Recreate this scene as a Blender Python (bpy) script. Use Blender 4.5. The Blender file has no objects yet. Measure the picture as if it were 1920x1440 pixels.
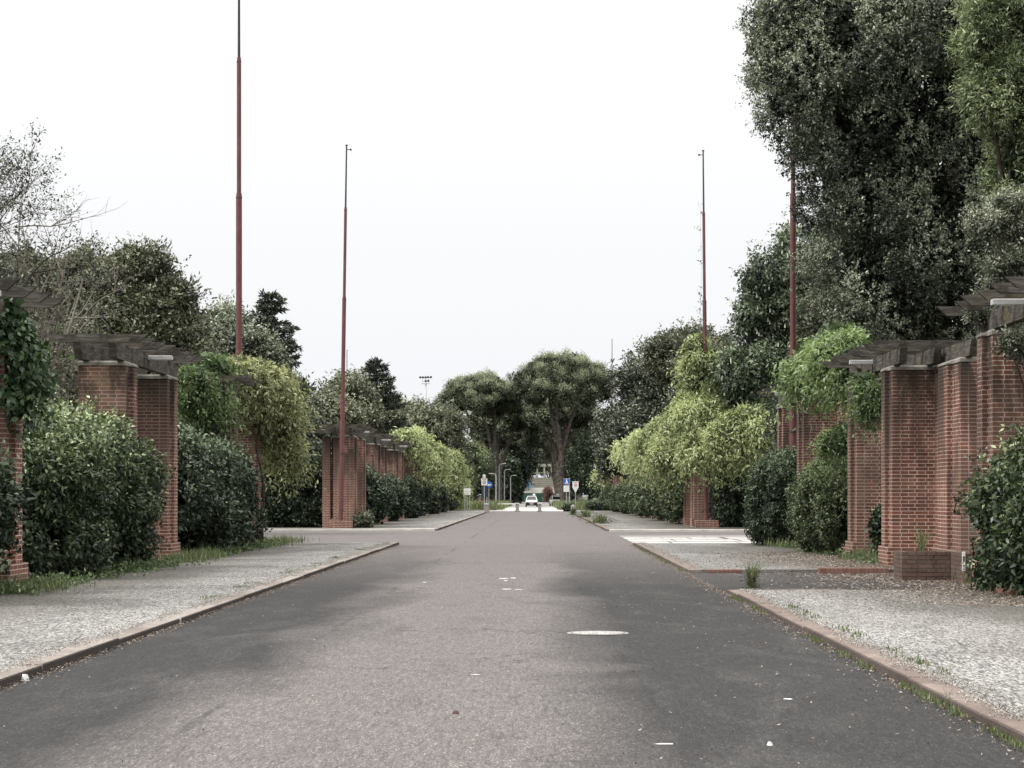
import bpy, math, random
import numpy as np
from mathutils import Vector

S = bpy.context.scene
COL = S.collection
R = math.radians
F = 4000.0            # focal length in photo pixels (photo 1920 wide)
EYE = 1.65
VX, VY = 1005.0, 928.0

# ------------------------------------------------------------------ camera, sky, sun, exposure
cam = bpy.data.cameras.new('camera')
camo = bpy.data.objects.new('camera', cam)
COL.objects.link(camo)
camo.location = (0, 0, EYE)
camo.rotation_euler = (R(90), 0, 0)
cam.sensor_width = 36
cam.lens = F / 1920 * 36
cam.shift_x = -(VX - 960) / 1920
cam.shift_y = (VY - 720) / 1920
cam.clip_start = 0.1
cam.clip_end = 6000
S.camera = camo

SUN_EL, SUN_AZ = 50, -104          # azimuth from +Y (away from camera), negative = left
W = bpy.data.worlds.new('World')
S.world = W
W.use_nodes = True
nt = W.node_tree
nt.nodes.clear()
wo = nt.nodes.new('ShaderNodeOutputWorld')
bg = nt.nodes.new('ShaderNodeBackground')
sky = nt.nodes.new('ShaderNodeTexSky')
sky.sky_type = 'NISHITA'
sky.sun_disc = False
sky.sun_elevation = R(SUN_EL)
sky.sun_rotation = R(SUN_AZ)
sky.air_density = 1.0
sky.dust_density = 4.0
hs = nt.nodes.new('ShaderNodeHueSaturation')
hs.inputs['Saturation'].default_value = 0.35
tc = nt.nodes.new('ShaderNodeTexCoord')
sp = nt.nodes.new('ShaderNodeSeparateXYZ')
rp = nt.nodes.new('ShaderNodeValToRGB')
e = rp.color_ramp.elements
e[0].position = 0.0
e[0].color = (0.92, 0.945, 0.98, 1)
e[1].position = 1.0
e[1].color = (3.2, 3.12, 3.05, 1)
m = rp.color_ramp.elements.new(0.12)
m.color = (0.985, 0.995, 1.01, 1)
m = rp.color_ramp.elements.new(0.3)
m.color = (1.16, 1.155, 1.15, 1)
sc = nt.nodes.new('ShaderNodeVectorMath')
sc.operation = 'SCALE'
sc.inputs['Scale'].default_value = 8.6
mx = nt.nodes.new('ShaderNodeMix')
mx.data_type = 'RGBA'
mx.inputs['Factor'].default_value = 0.92
nt.links.new(tc.outputs['Generated'], sp.inputs[0])
nt.links.new(sp.outputs['Z'], rp.inputs[0])
nt.links.new(rp.outputs[0], sc.inputs[0])
nt.links.new(sky.outputs[0], hs.inputs['Color'])
nt.links.new(hs.outputs[0], mx.inputs[6])
nt.links.new(sc.outputs[0], mx.inputs[7])
nt.links.new(mx.outputs[2], bg.inputs[0])
bg.inputs[1].default_value = 0.12
nt.links.new(bg.outputs[0], wo.inputs[0])

sun = bpy.data.lights.new('sun', 'SUN')
sun.energy = 2.7
sun.angle = R(14)
sun.color = (1.0, 0.97, 0.92)
suno = bpy.data.objects.new('sun', sun)
COL.objects.link(suno)
sd = Vector((math.sin(R(SUN_AZ)) * math.cos(R(SUN_EL)), math.cos(R(SUN_AZ)) * math.cos(R(SUN_EL)), math.sin(R(SUN_EL))))
suno.rotation_euler = sd.to_track_quat('Z', 'Y').to_euler()
suno.location = (0, 40, 60)

S.view_settings.view_transform = 'Standard'
S.view_settings.look = 'None'
S.view_settings.exposure = 0.0
S.view_settings.gamma = 1.0
S.render.engine = 'CYCLES'
S.cycles.max_bounces = 5
S.cycles.transparent_max_bounces = 4
S.cycles.diffuse_bounces = 3
S.render.resolution_x = 1024
S.render.resolution_y = 768

# ------------------------------------------------------------------ helpers
def W3(px, py, u):
    return ((px - VX) * u, F * u, EYE + (VY - py) * u)

def tag(o, label=None, cat=None, group=None, kind=None):
    if label: o['label'] = label
    if cat: o['category'] = cat
    if group: o['group'] = group
    if kind: o['kind'] = kind
    return o

def empty(name, loc, rz=0):
    o = bpy.data.objects.new(name, None)
    COL.objects.link(o)
    o.location = loc
    o.rotation_euler = (0, 0, rz)
    o.empty_display_size = 0.3
    return o

def kids(o):
    return [c for c in bpy.data.objects if c.parent == o]

def copy_tree(o, parent=None):
    c = o.copy()
    COL.objects.link(c)
    c.parent = parent
    for ch in kids(o):
        copy_tree(ch, c)
    return c

class MB:
    """mesh builder: collects shapes, builds one mesh object"""
    def __init__(s):
        s.v = []; s.f = []; s.sm = []
    def add(s, vs, fs, smooth=False):
        b = len(s.v)
        s.v += [tuple(v) for v in vs]
        s.f += [tuple(b + i for i in f) for f in fs]
        s.sm += [smooth] * len(fs)
        return s
    def box(s, x0, x1, y0, y1, z0, z1, ch=0.0):
        if ch > 0:
            c = ch
            b = [(x0+c,y0+c),(x1-c,y0+c),(x1-c,y1-c),(x0+c,y1-c)]
            m_ = [(x0,y0),(x1,y0),(x1,y1),(x0,y1)]
            vs = [(x,y,z0) for x,y in m_] + [(x,y,z1-c) for x,y in m_] + [(x,y,z1) for x,y in b]
            fs = [(3,2,1,0),(8,9,10,11)]
            for k in (0,4):
                for i in range(4):
                    j = (i+1)%4
                    fs.append((k+i,k+j,k+4+j,k+4+i))
            return s.add(vs, fs)
        vs = [(x0,y0,z0),(x1,y0,z0),(x1,y1,z0),(x0,y1,z0),(x0,y0,z1),(x1,y0,z1),(x1,y1,z1),(x0,y1,z1)]
        return s.add(vs, [(3,2,1,0),(4,5,6,7),(0,1,5,4),(1,2,6,5),(2,3,7,6),(3,0,4,7)])
    def prism(s, plan, z0, z1):
        """plan: ccw list of (x,y)"""
        a = sum(plan[i][0]*plan[(i+1)%len(plan)][1]-plan[(i+1)%len(plan)][0]*plan[i][1] for i in range(len(plan)))
        if a < 0: plan = plan[::-1]
        n = len(plan)
        vs = [(x,y,z0) for x,y in plan] + [(x,y,z1) for x,y in plan]
        fs = [tuple(range(n-1,-1,-1)), tuple(range(n,2*n))]
        for i in range(n):
            j = (i+1)%n
            fs.append((i,j,n+j,n+i))
        return s.add(vs, fs)
    def prof(s, pts, axis, a0, a1):
        """extrude a profile of 2-D points along axis: 'x': pts=(y,z), 'y': pts=(x,z)"""
        n = len(pts)
        if axis == 'x':
            vs = [(a0,p,q) for p,q in pts] + [(a1,p,q) for p,q in pts]
        else:
            vs = [(p,a0,q) for p,q in pts] + [(p,a1,q) for p,q in pts]
        fs = [tuple(range(n-1,-1,-1)), tuple(range(n,2*n))]
        for i in range(n):
            j = (i+1)%n
            fs.append((i,j,n+j,n+i))
        return s.add(vs, fs)
    def tube(s, pts, rad, n=8, cap=True):
        pts = [Vector(p) for p in pts]
        if not hasattr(rad, '__len__'): rad = [rad]*len(pts)
        vs = []
        for i, p in enumerate(pts):
            t = (pts[min(i+1,len(pts)-1)] - pts[max(i-1,0)])
            t.normalize()
            a = Vector((1,0,0)) if abs(t.x) < .8 else Vector((0,1,0))
            b = t.cross(a).normalized()
            a = b.cross(t).normalized()
            for k in range(n):
                w = 2*math.pi*k/n
                vs.append(p + (a*math.cos(w) + b*math.sin(w))*rad[i])
        fs = []
        for i in range(len(pts)-1):
            for k in range(n):
                l = (k+1)%n
                fs.append((i*n+k, i*n+l, (i+1)*n+l, (i+1)*n+k))
        s.add(vs, fs, True)
        if cap:
            L = len(vs)
            s.add(vs[:n], [tuple(range(n-1,-1,-1))])
            s.add(vs[L-n:], [tuple(range(n))])
        return s
    def build(s, name, mat, parent=None, loc=None):
        me = bpy.data.meshes.new(name)
        me.from_pydata(s.v, [], s.f)
        me.polygons.foreach_set('use_smooth', s.sm)
        me.materials.append(mat)
        me.update()
        import bmesh
        bm = bmesh.new(); bm.from_mesh(me)
        bmesh.ops.recalc_face_normals(bm, faces=bm.faces)
        bm.to_mesh(me); bm.free()
        o = bpy.data.objects.new(name, me)
        COL.objects.link(o)
        if parent: o.parent = parent
        if loc: o.location = loc
        return o

# ------------------------------------------------------------------ materials
def newmat(name):
    mt = bpy.data.materials.new(name)
    mt.use_nodes = True
    n = mt.node_tree
    n.nodes.clear()
    out = n.nodes.new('ShaderNodeOutputMaterial')
    p = n.nodes.new('ShaderNodeBsdfPrincipled')
    n.links.new(p.outputs[0], out.inputs[0])
    return mt, n, p, out

class NB:
    def __init__(s, n): s.n = n
    def new(s, t, **kw):
        x = s.n.nodes.new(t)
        for k, v in kw.items():
            if k in ('operation','data_type','blend_type','feature','distance','attribute_name','noise_dimensions','interpolation_type'):
                setattr(x, k, v)
            else:
                x.inputs[k].default_value = v
        return x
    def lk(s, a, b): s.n.links.new(a, b)
    def noise(s, vec, scale, detail=4, rough=.55, dist=0):
        x = s.new('ShaderNodeTexNoise', Scale=scale, Detail=detail, Roughness=rough, Distortion=dist)
        if vec is not None: s.lk(vec, x.inputs['Vector'])
        return x.outputs['Fac']
    def ramp(s, fac, stops):
        r = s.n.nodes.new('ShaderNodeValToRGB')
        el = r.color_ramp.elements
        while len(el) < len(stops): el.new(.5)
        for i, (p, c) in enumerate(stops):
            el[i].position = p
            if not hasattr(c, '__len__'): c = (c,c,c)
            el[i].color = (*c, 1)
        s.lk(fac, r.inputs[0])
        return r.outputs[0]
    def mix(s, fac, a, b, mode='MIX'):
        x = s.n.nodes.new('ShaderNodeMix')
        x.data_type = 'RGBA'; x.blend_type = mode
        for v, i in ((fac,0),(a,6),(b,7)):
            if isinstance(v, bpy.types.NodeSocket): s.lk(v, x.inputs[i])
            elif i == 0: x.inputs[0].default_value = v
            else: x.inputs[i].default_value = (*v, 1)
        return x.outputs[2]
    def math(s, op, a, b=0, c=0, clamp=False):
        x = s.n.nodes.new('ShaderNodeMath'); x.operation = op; x.use_clamp = clamp
        for i, v in enumerate((a,b,c)):
            if isinstance(v, bpy.types.NodeSocket): s.lk(v, x.inputs[i])
            else: x.inputs[i].default_value = v
        return x.outputs[0]
    def bump(s, h, strength, dist, p):
        b = s.new('ShaderNodeBump', Strength=strength, Distance=dist)
        s.lk(h, b.inputs['Height'])
        s.lk(b.outputs[0], p.inputs['Normal'])

def setc(p, c, rough=.7, spec=.3):
    p.inputs['Base Color'].default_value = (*c, 1)
    p.inputs['Roughness'].default_value = rough
    p.inputs['Specular IOR Level'].default_value = spec

def plain(name, c, rough=.6, var=.25, scale=6, spec=.3, metal=0, emit=None):
    mt, n, p, out = newmat(name)
    b = NB(n)
    setc(p, c, rough, spec)
    p.inputs['Metallic'].default_value = metal
    co = b.new('ShaderNodeTexCoord').outputs['Object']
    f = b.noise(co, scale, 6)
    lo = tuple(x*(1-var) for x in c); hi = tuple(min(1,x*(1+var)) for x in c)
    b.lk(b.ramp(f, [(.3, lo), (.7, hi)]), p.inputs['Base Color'])
    return mt

def leafmat(name, stops, rough=.45, trans=.22, spec=.35):
    mt, n, p, out = newmat(name)
    b = NB(n)
    a = b.new('ShaderNodeAttribute', attribute_name='tint')
    col = b.ramp(a.outputs['Fac'], stops)
    b.lk(col, p.inputs['Base Color'])
    p.inputs['Roughness'].default_value = rough
    p.inputs['Specular IOR Level'].default_value = spec
    tr = b.new('ShaderNodeBsdfTranslucent')
    tcol = b.mix(1.0, col, (1.35, 1.45, .95), 'MULTIPLY')
    b.lk(tcol, tr.inputs[0])
    ms = b.new('ShaderNodeMixShader', Fac=trans)
    b.lk(p.outputs[0], ms.inputs[1]); b.lk(tr.outputs[0], ms.inputs[2])
    b.lk(ms.outputs[0], out.inputs[0])
    return mt

def brickmat(name, red=(.21,.083,.059), dark=(.052,.027,.022), mortar=(.64,.53,.45), lichen=.6, black=.9, soldier=False, bw=.30, row=.081, pale=.3, grime_shade=0, ms=.0105):
    mt, n, p, out = newmat(name)
    b = NB(n)
    g = b.new('ShaderNodeNewGeometry')
    tcn = b.new('ShaderNodeTexCoord')
    oi = b.new('ShaderNodeObjectInfo')
    so = b.new('ShaderNodeSeparateXYZ'); b.lk(tcn.outputs['Object'], so.inputs[0])
    sn = b.new('ShaderNodeSeparateXYZ'); b.lk(g.outputs['Normal'], sn.inputs[0])
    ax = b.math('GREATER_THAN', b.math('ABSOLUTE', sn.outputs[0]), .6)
    az = b.math('GREATER_THAN', b.math('ABSOLUTE', sn.outputs[2]), .7)
    mu = b.n.nodes.new('ShaderNodeMix'); mu.data_type = 'FLOAT'
    b.lk(ax, mu.inputs[0]); b.lk(so.outputs[0], mu.inputs[2]); b.lk(so.outputs[1], mu.inputs[3])
    mv = b.n.nodes.new('ShaderNodeMix'); mv.data_type = 'FLOAT'
    b.lk(az, mv.inputs[0]); b.lk(so.outputs[2], mv.inputs[2]); b.lk(so.outputs[1], mv.inputs[3])
    cv = b.new('ShaderNodeCombineXYZ')
    if soldier:      # bricks stand side by side along Y; seams cross X
        if soldier == 'x':
            b.lk(so.outputs[0], cv.inputs[1])
        else:
            b.lk(so.outputs[1], cv.inputs[1])
        b.lk(b.math('ADD', b.math('MULTIPLY', so.outputs[2], 1.0), so.outputs[0] if soldier != 'x' else so.outputs[1]), cv.inputs[0])
    else:
        b.lk(mu.outputs[0], cv.inputs[0]); b.lk(mv.outputs[0], cv.inputs[1])
    bt = b.new('ShaderNodeTexBrick')
    bt.offset = .5; bt.squash = .62 if not soldier else 1.0; bt.squash_frequency = 2
    bt.inputs['Scale'].default_value = 1
    bt.inputs['Brick Width'].default_value = bw
    bt.inputs['Row Height'].default_value = row
    bt.inputs['Mortar Size'].default_value = ms
    bt.inputs['Mortar Smooth'].default_value = .25
    bt.inputs['Bias'].default_value = -.05
    bt.inputs['Color1'].default_value = (*red, 1)
    bt.inputs['Color2'].default_value = (*dark, 1)
    bt.inputs['Mortar'].default_value = (*mortar, 1)
    b.lk(cv.outputs[0], bt.inputs['Vector'])
    off = b.new('ShaderNodeVectorMath', operation='ADD')
    rnd = b.new('ShaderNodeVectorMath', operation='SCALE'); rnd.inputs['Scale'].default_value = 37
    cr = b.new('ShaderNodeCombineXYZ')
    for i in range(3): b.lk(oi.outputs['Random'], cr.inputs[i])
    b.lk(cr.outputs[0], rnd.inputs[0])
    b.lk(tcn.outputs['Object'], off.inputs[0]); b.lk(rnd.outputs[0], off.inputs[1])
    vo = off.outputs[0]
    col = bt.outputs['Color']
    grain = b.noise(vo, 30, 6)
    col = b.mix(b.ramp(grain, [(.3, .0), (.75, .45)]), col, tuple(x*2.0 for x in red))
    # mortar stained and worn in places
    pl = b.ramp(b.noise(vo, 1.3, 6, .65), [(.5, 0), (.72, pale)])
    col = b.mix(pl, col, (.37,.31,.26))
    gr_ = b.ramp(b.noise(vo, .5, 5, .6, .3), [(.42,.0),(.62,.5)])
    col = b.mix(gr_, col, (.115,.085,.072))
    mpz = b.new('ShaderNodeMapping'); mpz.inputs['Scale'].default_value = (1.5,1.5,.55)
    b.lk(vo, mpz.inputs[0])
    sm = b.ramp(b.noise(mpz.outputs[0], .8, 7, .7, .3), [(.39, 0), (.53, black)])
    # soot and moss grow near the wall tops
    topw = b.ramp(b.math('MULTIPLY', so.outputs[2], .2), [(.15, .12), (.85, 1.0)])
    sm = b.math('MULTIPLY', sm, topw)
    li = b.ramp(b.noise(vo, 1.0, 5, .6), [(.50, 0), (.66, lichen)])
    col = b.mix(b.math('MULTIPLY', li, topw), col, (.205,.15,.088))
    col = b.mix(sm, col, (.03,.026,.022))
    if grime_shade: col = b.mix(b.math('MULTIPLY', ax, grime_shade), col, (.035,.028,.024))  # side faces: grime plus undercut shade put into the colour
    b.lk(col, p.inputs['Base Color'])
    p.inputs['Roughness'].default_value = .9
    p.inputs['Specular IOR Level'].default_value = .15
    h = b.math('SUBTRACT', b.math('MULTIPLY', grain, .4), bt.outputs['Fac'])
    b.bump(h, .7, .01, p)
    return mt

M = {}
M['brick'] = brickmat('red_brick')
M['brick_dark'] = brickmat('mossy_brick', (.12,.075,.06), (.045,.035,.03), (.015,.013,.012), .6, .6, ms=.012)
M['kerb'] = brickmat('kerb_brick', (.215,.172,.154), (.15,.12,.108), (.09,.075,.065), .3, .3, soldier='y', bw=.6, row=.085, pale=.7, grime_shade=.6, ms=.017)
M['kerb_left'] = brickmat('kerb_brick_pale', (.30,.277,.256), (.235,.215,.198), (.10,.085,.075), .2, .2, soldier='y', bw=.6, row=.085, pale=.6, grime_shade=.9, ms=.016)
M['edging'] = brickmat('edging_brick', (.19,.095,.075), (.11,.06,.05), (.07,.05,.04), .1, .2, soldier='x', bw=.6, row=.09)
M['stone'] = plain('cap_stone', (.21,.195,.17), .85, .45, 5)

def woodmat():
    mt, n, p, out = newmat('weathered_wood')
    b = NB(n)
    co = b.new('ShaderNodeTexCoord').outputs['Object']
    mp = b.new('ShaderNodeMapping'); mp.inputs['Scale'].default_value = (1.2, 1.2, 9)
    b.lk(co, mp.inputs[0])
    f = b.noise(mp.outputs[0], 2.2, 8, .7, .6)
    c = b.ramp(f, [(.25,(.022,.02,.017)), (.5,(.075,.068,.059)), (.75,(.20,.185,.165))])
    li = b.ramp(b.noise(co, 1.6, 5, .6), [(.55,0),(.7,.65)])
    c = b.mix(li, c, (.115,.095,.04))
    d = b.ramp(b.noise(co, 2.7, 4, .6), [(.5,0),(.65,.7)])
    c = b.mix(d, c, (.02,.017,.015))
    b.lk(c, p.inputs['Base Color'])
    p.inputs['Roughness'].default_value = .9
    p.inputs['Specular IOR Level'].default_value = .15
    b.bump(f, .6, .02, p)
    return mt
M['wood'] = woodmat()
M['lamp'] = plain('lamp_housing', (.42,.42,.41), .5, .15)
M['bark'] = plain('bark', (.050,.043,.037), .95, .6, 5, .1)
M['pine_bark'] = plain('pine_bark', (.115,.098,.088), .95, .6, 2.2, .1)
M['twig'] = plain('dry_twig', (.17,.15,.13), .9, .3, 4, .1)
M['twig_dark'] = plain('dark_branch', (.05,.042,.036), .9, .4, 4, .1)

def asphalt():
    mt, n, p, out = newmat('asphalt')
    b = NB(n)
    g = b.new('ShaderNodeNewGeometry').outputs['Position']
    s_ = b.new('ShaderNodeSeparateXYZ'); b.lk(g, s_.inputs[0])
    x, y = s_.outputs[0], s_.outputs[1]
    mp = b.new('ShaderNodeMapping'); mp.inputs['Scale'].default_value = (1, .28, 1)
    b.lk(g, mp.inputs[0])
    big = b.noise(mp.outputs[0], .42, 5, .55, .8)
    # traffic polished the middle of the lane; old bitumen stays dark along the kerbs
    dx = b.math('ABSOLUTE', b.math('ADD', x, 1.05))
    edge = b.math('ADD', b.math('MULTIPLY', dx, .30), b.math('MULTIPLY', b.math('SUBTRACT', big, .5), .85))
    near = b.math('MULTIPLY', b.math('SUBTRACT', 66, y), .035, clamp=True)
    ed = b.math('MULTIPLY', b.ramp(edge, [(.30,0),(.60,1)]), near)
    base = b.mix(ed, (.134,.121,.1165), (.031,.030,.0293))
    # puddle-shaped pale dust stains
    st = b.ramp(b.noise(mp.outputs[0], .9, 5, .6, 1.0), [(.50,0),(.72,.3)])
    base = b.mix(b.math('MULTIPLY', st, b.math('SUBTRACT', 1, b.math('MULTIPLY', ed, .3))), base, (.15,.142,.138))
    # tyre-width seam and patches
    dk = b.ramp(b.noise(mp.outputs[0], 1.7, 4, .5, .5), [(.54,0),(.68,.3)])
    base = b.mix(b.math('MULTIPLY', dk, near), base, (.07,.066,.064))
    seam = b.math('ABSOLUTE', b.math('SUBTRACT', b.math('ADD', x, b.math('MULTIPLY', b.noise(g, .8, 3), .25)), -2.35))
    sl = b.math('MULTIPLY', b.ramp(seam, [(.0,.8),(.06,0)]), b.ramp(b.noise(g, .25, 2), [(.45,0),(.55,1)]))
    base = b.mix(sl, base, (.06,.056,.054))
    # hairline cracks
    vc = b.new('ShaderNodeTexVoronoi', feature='DISTANCE_TO_EDGE', Scale=.33)
    wv = b.new('ShaderNodeVectorMath', operation='ADD')
    nz = b.new('ShaderNodeTexNoise', Scale=1.6, Detail=5); b.lk(g, nz.inputs['Vector'])
    sc2 = b.new('ShaderNodeVectorMath', operation='SCALE'); sc2.inputs['Scale'].default_value = 1.6
    b.lk(nz.outputs['Color'], sc2.inputs[0]); b.lk(sc2.outputs[0], wv.inputs[0]); b.lk(g, wv.inputs[1]); b.lk(wv.outputs[0], vc.inputs['Vector'])
    ck = b.math('MULTIPLY', b.ramp(vc.outputs['Distance'], [(.0,.75),(.012,0)]), b.ramp(b.noise(g, .18, 2), [(.48,0),(.56,1)]))
    base = b.mix(ck, base, (.03,.028,.027))
    # aggregate
    v = b.new('ShaderNodeTexVoronoi', Scale=110)
    mq = b.new('ShaderNodeMapping'); mq.inputs['Scale'].default_value = (1, .2, 1)
    b.lk(g, mq.inputs[0]); b.lk(mq.outputs[0], v.inputs['Vector'])
    cc = b.new('ShaderNodeSeparateXYZ'); b.lk(v.outputs['Color'], cc.inputs[0])
    ag = b.ramp(cc.outputs[0], [(0,.62),(.5,.95),(.9,1.15),(1,1.9)])
    mpn = b.new('ShaderNodeMapping'); mpn.inputs['Scale'].default_value = (1, .12, 1)
    b.lk(g, mpn.inputs[0])
    ag2 = b.ramp(b.noise(mpn.outputs[0], 22, 3, .8), [(.3,.72),(.7,1.3)])
    base = b.mix(1, base, ag, 'MULTIPLY')
    base = b.mix(1, base, ag2, 'MULTIPLY')
    b.lk(base, p.inputs['Base Color'])
    p.inputs['Roughness'].default_value = .85
    p.inputs['Specular IOR Level'].default_value = .2
    b.bump(cc.outputs[1], .5, .006, p)
    return mt
M['asphalt'] = asphalt()

def gravel(name, light=(.24,.235,.225), dark=(.058,.055,.052), moss_shade_x=True):
    mt, n, p, out = newmat(name)
    b = NB(n)
    g = b.new('ShaderNodeNewGeometry').outputs['Position']
    mp = b.new('ShaderNodeMapping'); mp.inputs['Scale'].default_value = (1, .35, 1)
    b.lk(g, mp.inputs[0])
    mq = b.new('ShaderNodeMapping'); mq.inputs['Scale'].default_value = (1, .16, 1)
    b.lk(g, mq.inputs[0])
    v = b.new('ShaderNodeTexVoronoi', Scale=72); b.lk(mq.outputs[0], v.inputs['Vector'])
    cc = b.new('ShaderNodeSeparateXYZ'); b.lk(v.outputs['Color'], cc.inputs[0])
    big = b.noise(mp.outputs[0], .35, 6, .6, .7)
    thr = b.math('ADD', cc.outputs[0], b.math('MULTIPLY', b.math('SUBTRACT', big, .5), .9))
    c = b.ramp(thr, [(.10,dark), (.42,tuple(a*.5+d*.5 for a,d in zip(light,dark))), (.62,light), (1.0,tuple(min(.85,a*1.7) for a in light))])
    st = b.ramp(b.noise(mp.outputs[0], .8, 5, .6, .9), [(.5,0),(.7,.55)])
    c = b.mix(st, c, tuple(d*1.9 for d in dark))
    if moss_shade_x:     # moss and soil off the beds, plus hedge contact shade put into the colour
        s_ = b.new('ShaderNodeSeparateXYZ'); b.lk(g, s_.inputs[0])
        ax_ = b.math('ABSOLUTE', b.math('ADD', s_.outputs[0], .65))
        md = b.math('ADD', ax_, b.math('MULTIPLY', b.math('SUBTRACT', b.noise(mp.outputs[0], .6, 5, .6), .5), 3.5))
        mm = b.ramp(b.math('MULTIPLY', md, .1), [(.50,0),(.82,.92)])
        c = b.mix(mm, c, (.075,.07,.055))
    b.lk(c, p.inputs['Base Color'])
    p.inputs['Roughness'].default_value = .9
    p.inputs['Specular IOR Level'].default_value = .2
    b.bump(cc.outputs[1], .6, .012, p)
    return mt
M['gravel'] = gravel('gravel_pavement')
M['concrete'] = plain('pale_concrete', (.55,.53,.5), .9, .2, 3)
M['concrete_dk'] = plain('grey_concrete', (.30,.29,.27), .9, .35, 7)

def groundmat():
    mt, n, p, out = newmat('grassy_soil')
    b = NB(n)
    g = b.new('ShaderNodeNewGeometry').outputs['Position']
    f = b.noise(g, .6, 8, .7)
    c = b.ramp(f, [(.3,(.05,.042,.03)),(.5,(.055,.065,.03)),(.7,(.10,.115,.055))])
    b.lk(c, p.inputs['Base Color']); p.inputs['Roughness'].default_value = 1
    b.bump(b.noise(g, 20, 4), .8, .05, p)
    return mt
M['ground'] = groundmat()

def paint():
    mt, n, p, out = newmat('worn_paint')
    b = NB(n)
    g = b.new('ShaderNodeNewGeometry').outputs['Position']
    f = b.noise(g, 1.1, 7, .75, .4)
    c = b.ramp(f, [(.34,(.17,.155,.15)),(.46,(.46,.45,.43)),(.7,(.50,.49,.47))])
    b.lk(c, p.inputs['Base Color']); p.inputs['Roughness'].default_value = .8
    return mt
M['paint'] = paint()

def polemat():
    mt, n, p, out = newmat('flaking_red_paint')
    b = NB(n)
    co = b.new('ShaderNodeTexCoord').outputs['Object']
    mp = b.new('ShaderNodeMapping'); mp.inputs['Scale'].default_value = (1,1,.35)
    b.lk(co, mp.inputs[0])
    c = b.ramp(b.noise(mp.outputs[0], 9, 7, .7), [(.3,(.085,.030,.030)),(.55,(.125,.042,.040)),(.8,(.19,.10,.09))])
    b.lk(c, p.inputs['Base Color']); p.inputs['Roughness'].default_value = .6
    return mt
M['pole'] = polemat()
M['pole_tip'] = plain('dark_steel', (.045,.045,.045), .5, .3)
M['steel'] = plain('galvanised_steel', (.33,.34,.35), .5, .15)
M['white'] = plain('white_enamel', (.74,.74,.73), .4, .05)
M['offwhite'] = plain('dirty_white', (.6,.59,.56), .7, .15)
def lidmat():
    mt, n, p, out = newmat('worn_cover'); b = NB(n)
    co = b.new('ShaderNodeTexCoord').outputs['Object']
    mp = b.new('ShaderNodeMapping'); mp.inputs['Scale'].default_value = (1,.25,1); b.lk(co, mp.inputs[0])
    b.lk(b.ramp(b.noise(mp.outputs[0], 26, 4, .8), [(.35,(.10,.095,.09)),(.5,(.32,.31,.30)),(.66,(.44,.43,.42))]), p.inputs['Base Color'])
    p.inputs['Roughness'].default_value = .8
    return mt
M['lid'] = lidmat()
M['blue'] = plain('sign_blue', (.035,.12,.42), .4, .08)
M['red'] = plain('sign_red', (.45,.06,.06), .5, .1)
M['black'] = plain('black_rubber', (.012,.012,.013), .5, .2)
M['glass'] = plain('dark_glass', (.02,.024,.028), .12, .1, spec=.6)
M['signback'] = plain('sign_back', (.035,.05,.065), .6, .2)
M['green'] = plain('green_fence', (.018,.085,.062), .7, .2, 1.5)
M['stand'] = plain('stand_concrete', (.29,.29,.245), .9, .12, 1.0)
M['stand_dk'] = plain('stand_concrete_dark', (.20,.195,.16), .9, .2, 1.0)  # darker tone for the step edges and fence posts
M['bluepanel'] = plain('blue_panel', (.14,.26,.38), .6, .1)
M['terracotta'] = plain('terracotta_gate', (.35,.19,.15), .9, .2)

# foliage palettes (tint: old to young leaf, plus crown shade and top light put in)
M['laurel'] = leafmat('laurel_leaf', [(0,(.013,.022,.012)),(.5,(.040,.062,.030)),(.8,(.12,.16,.07)),(1,(.38,.44,.25))], .38, 0.081, .35)
M['laurel_dk'] = leafmat('viburnum_leaf', [(0,(.010,.018,.011)),(.6,(.034,.051,.029)),(1,(.18,.23,.14))], .42, 0.068, .3)
M['privet'] = leafmat('privet_leaf', [(0,(.022,.034,.018)),(.6,(.08,.105,.053)),(1,(.27,.32,.17))], .4, 0.090)
M['wisteria'] = leafmat('wisteria_leaf', [(0,(.08,.10,.05)),(.5,(.30,.34,.18)),(1,(.64,.68,.43))], .5, .35)
M['wist_brown'] = leafmat('bronze_leaf', [(0,(.06,.068,.036)),(.45,(.23,.245,.13)),(1,(.60,.61,.39))], .55, .3)
M['vine'] = leafmat('vine_leaf', [(0,(.045,.07,.034)),(.6,(.125,.175,.08)),(1,(.30,.38,.19))], .45, .3)
M['ivy'] = leafmat('ivy_leaf', [(0,(.02,.04,.02)),(.7,(.055,.095,.04)),(1,(.12,.18,.07))], .4, .15, .45)
M['oak'] = leafmat('holm_oak_leaf', [(0,(.014,.018,.012)),(.45,(.055,.066,.043)),(1,(.34,.38,.27))], .4, 0.054, .45)
M['oak_brown'] = leafmat('magnolia_leaf', [(0,(.016,.020,.011)),(.5,(.062,.070,.038)),(1,(.26,.275,.18))], .38, 0.054, .45)
M['willow'] = leafmat('bay_leaf', [(0,(.025,.036,.018)),(.5,(.105,.135,.07)),(1,(.46,.52,.32))], .4, .25)
M['greyleaf'] = leafmat('grey_leaf', [(0,(.028,.035,.022)),(.5,(.11,.125,.088)),(1,(.42,.44,.35))], .45, .15)
M['chestnut'] = leafmat('chestnut_leaf', [(0,(.013,.022,.013)),(.55,(.048,.068,.038)),(1,(.22,.28,.17))], .4, 0.081, .45)
M['candle'] = plain('chestnut_flower', (.55,.55,.45), .8, .15)
M['conifer'] = leafmat('conifer_needles', [(0,(.02,.027,.019)),(1,(.08,.095,.068))], .6, .05, .2)
M['pine'] = leafmat('pine_needles', [(0,(.03,.038,.024)),(.5,(.10,.12,.075)),(1,(.33,.37,.25))], .6, .08, .2)
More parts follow.
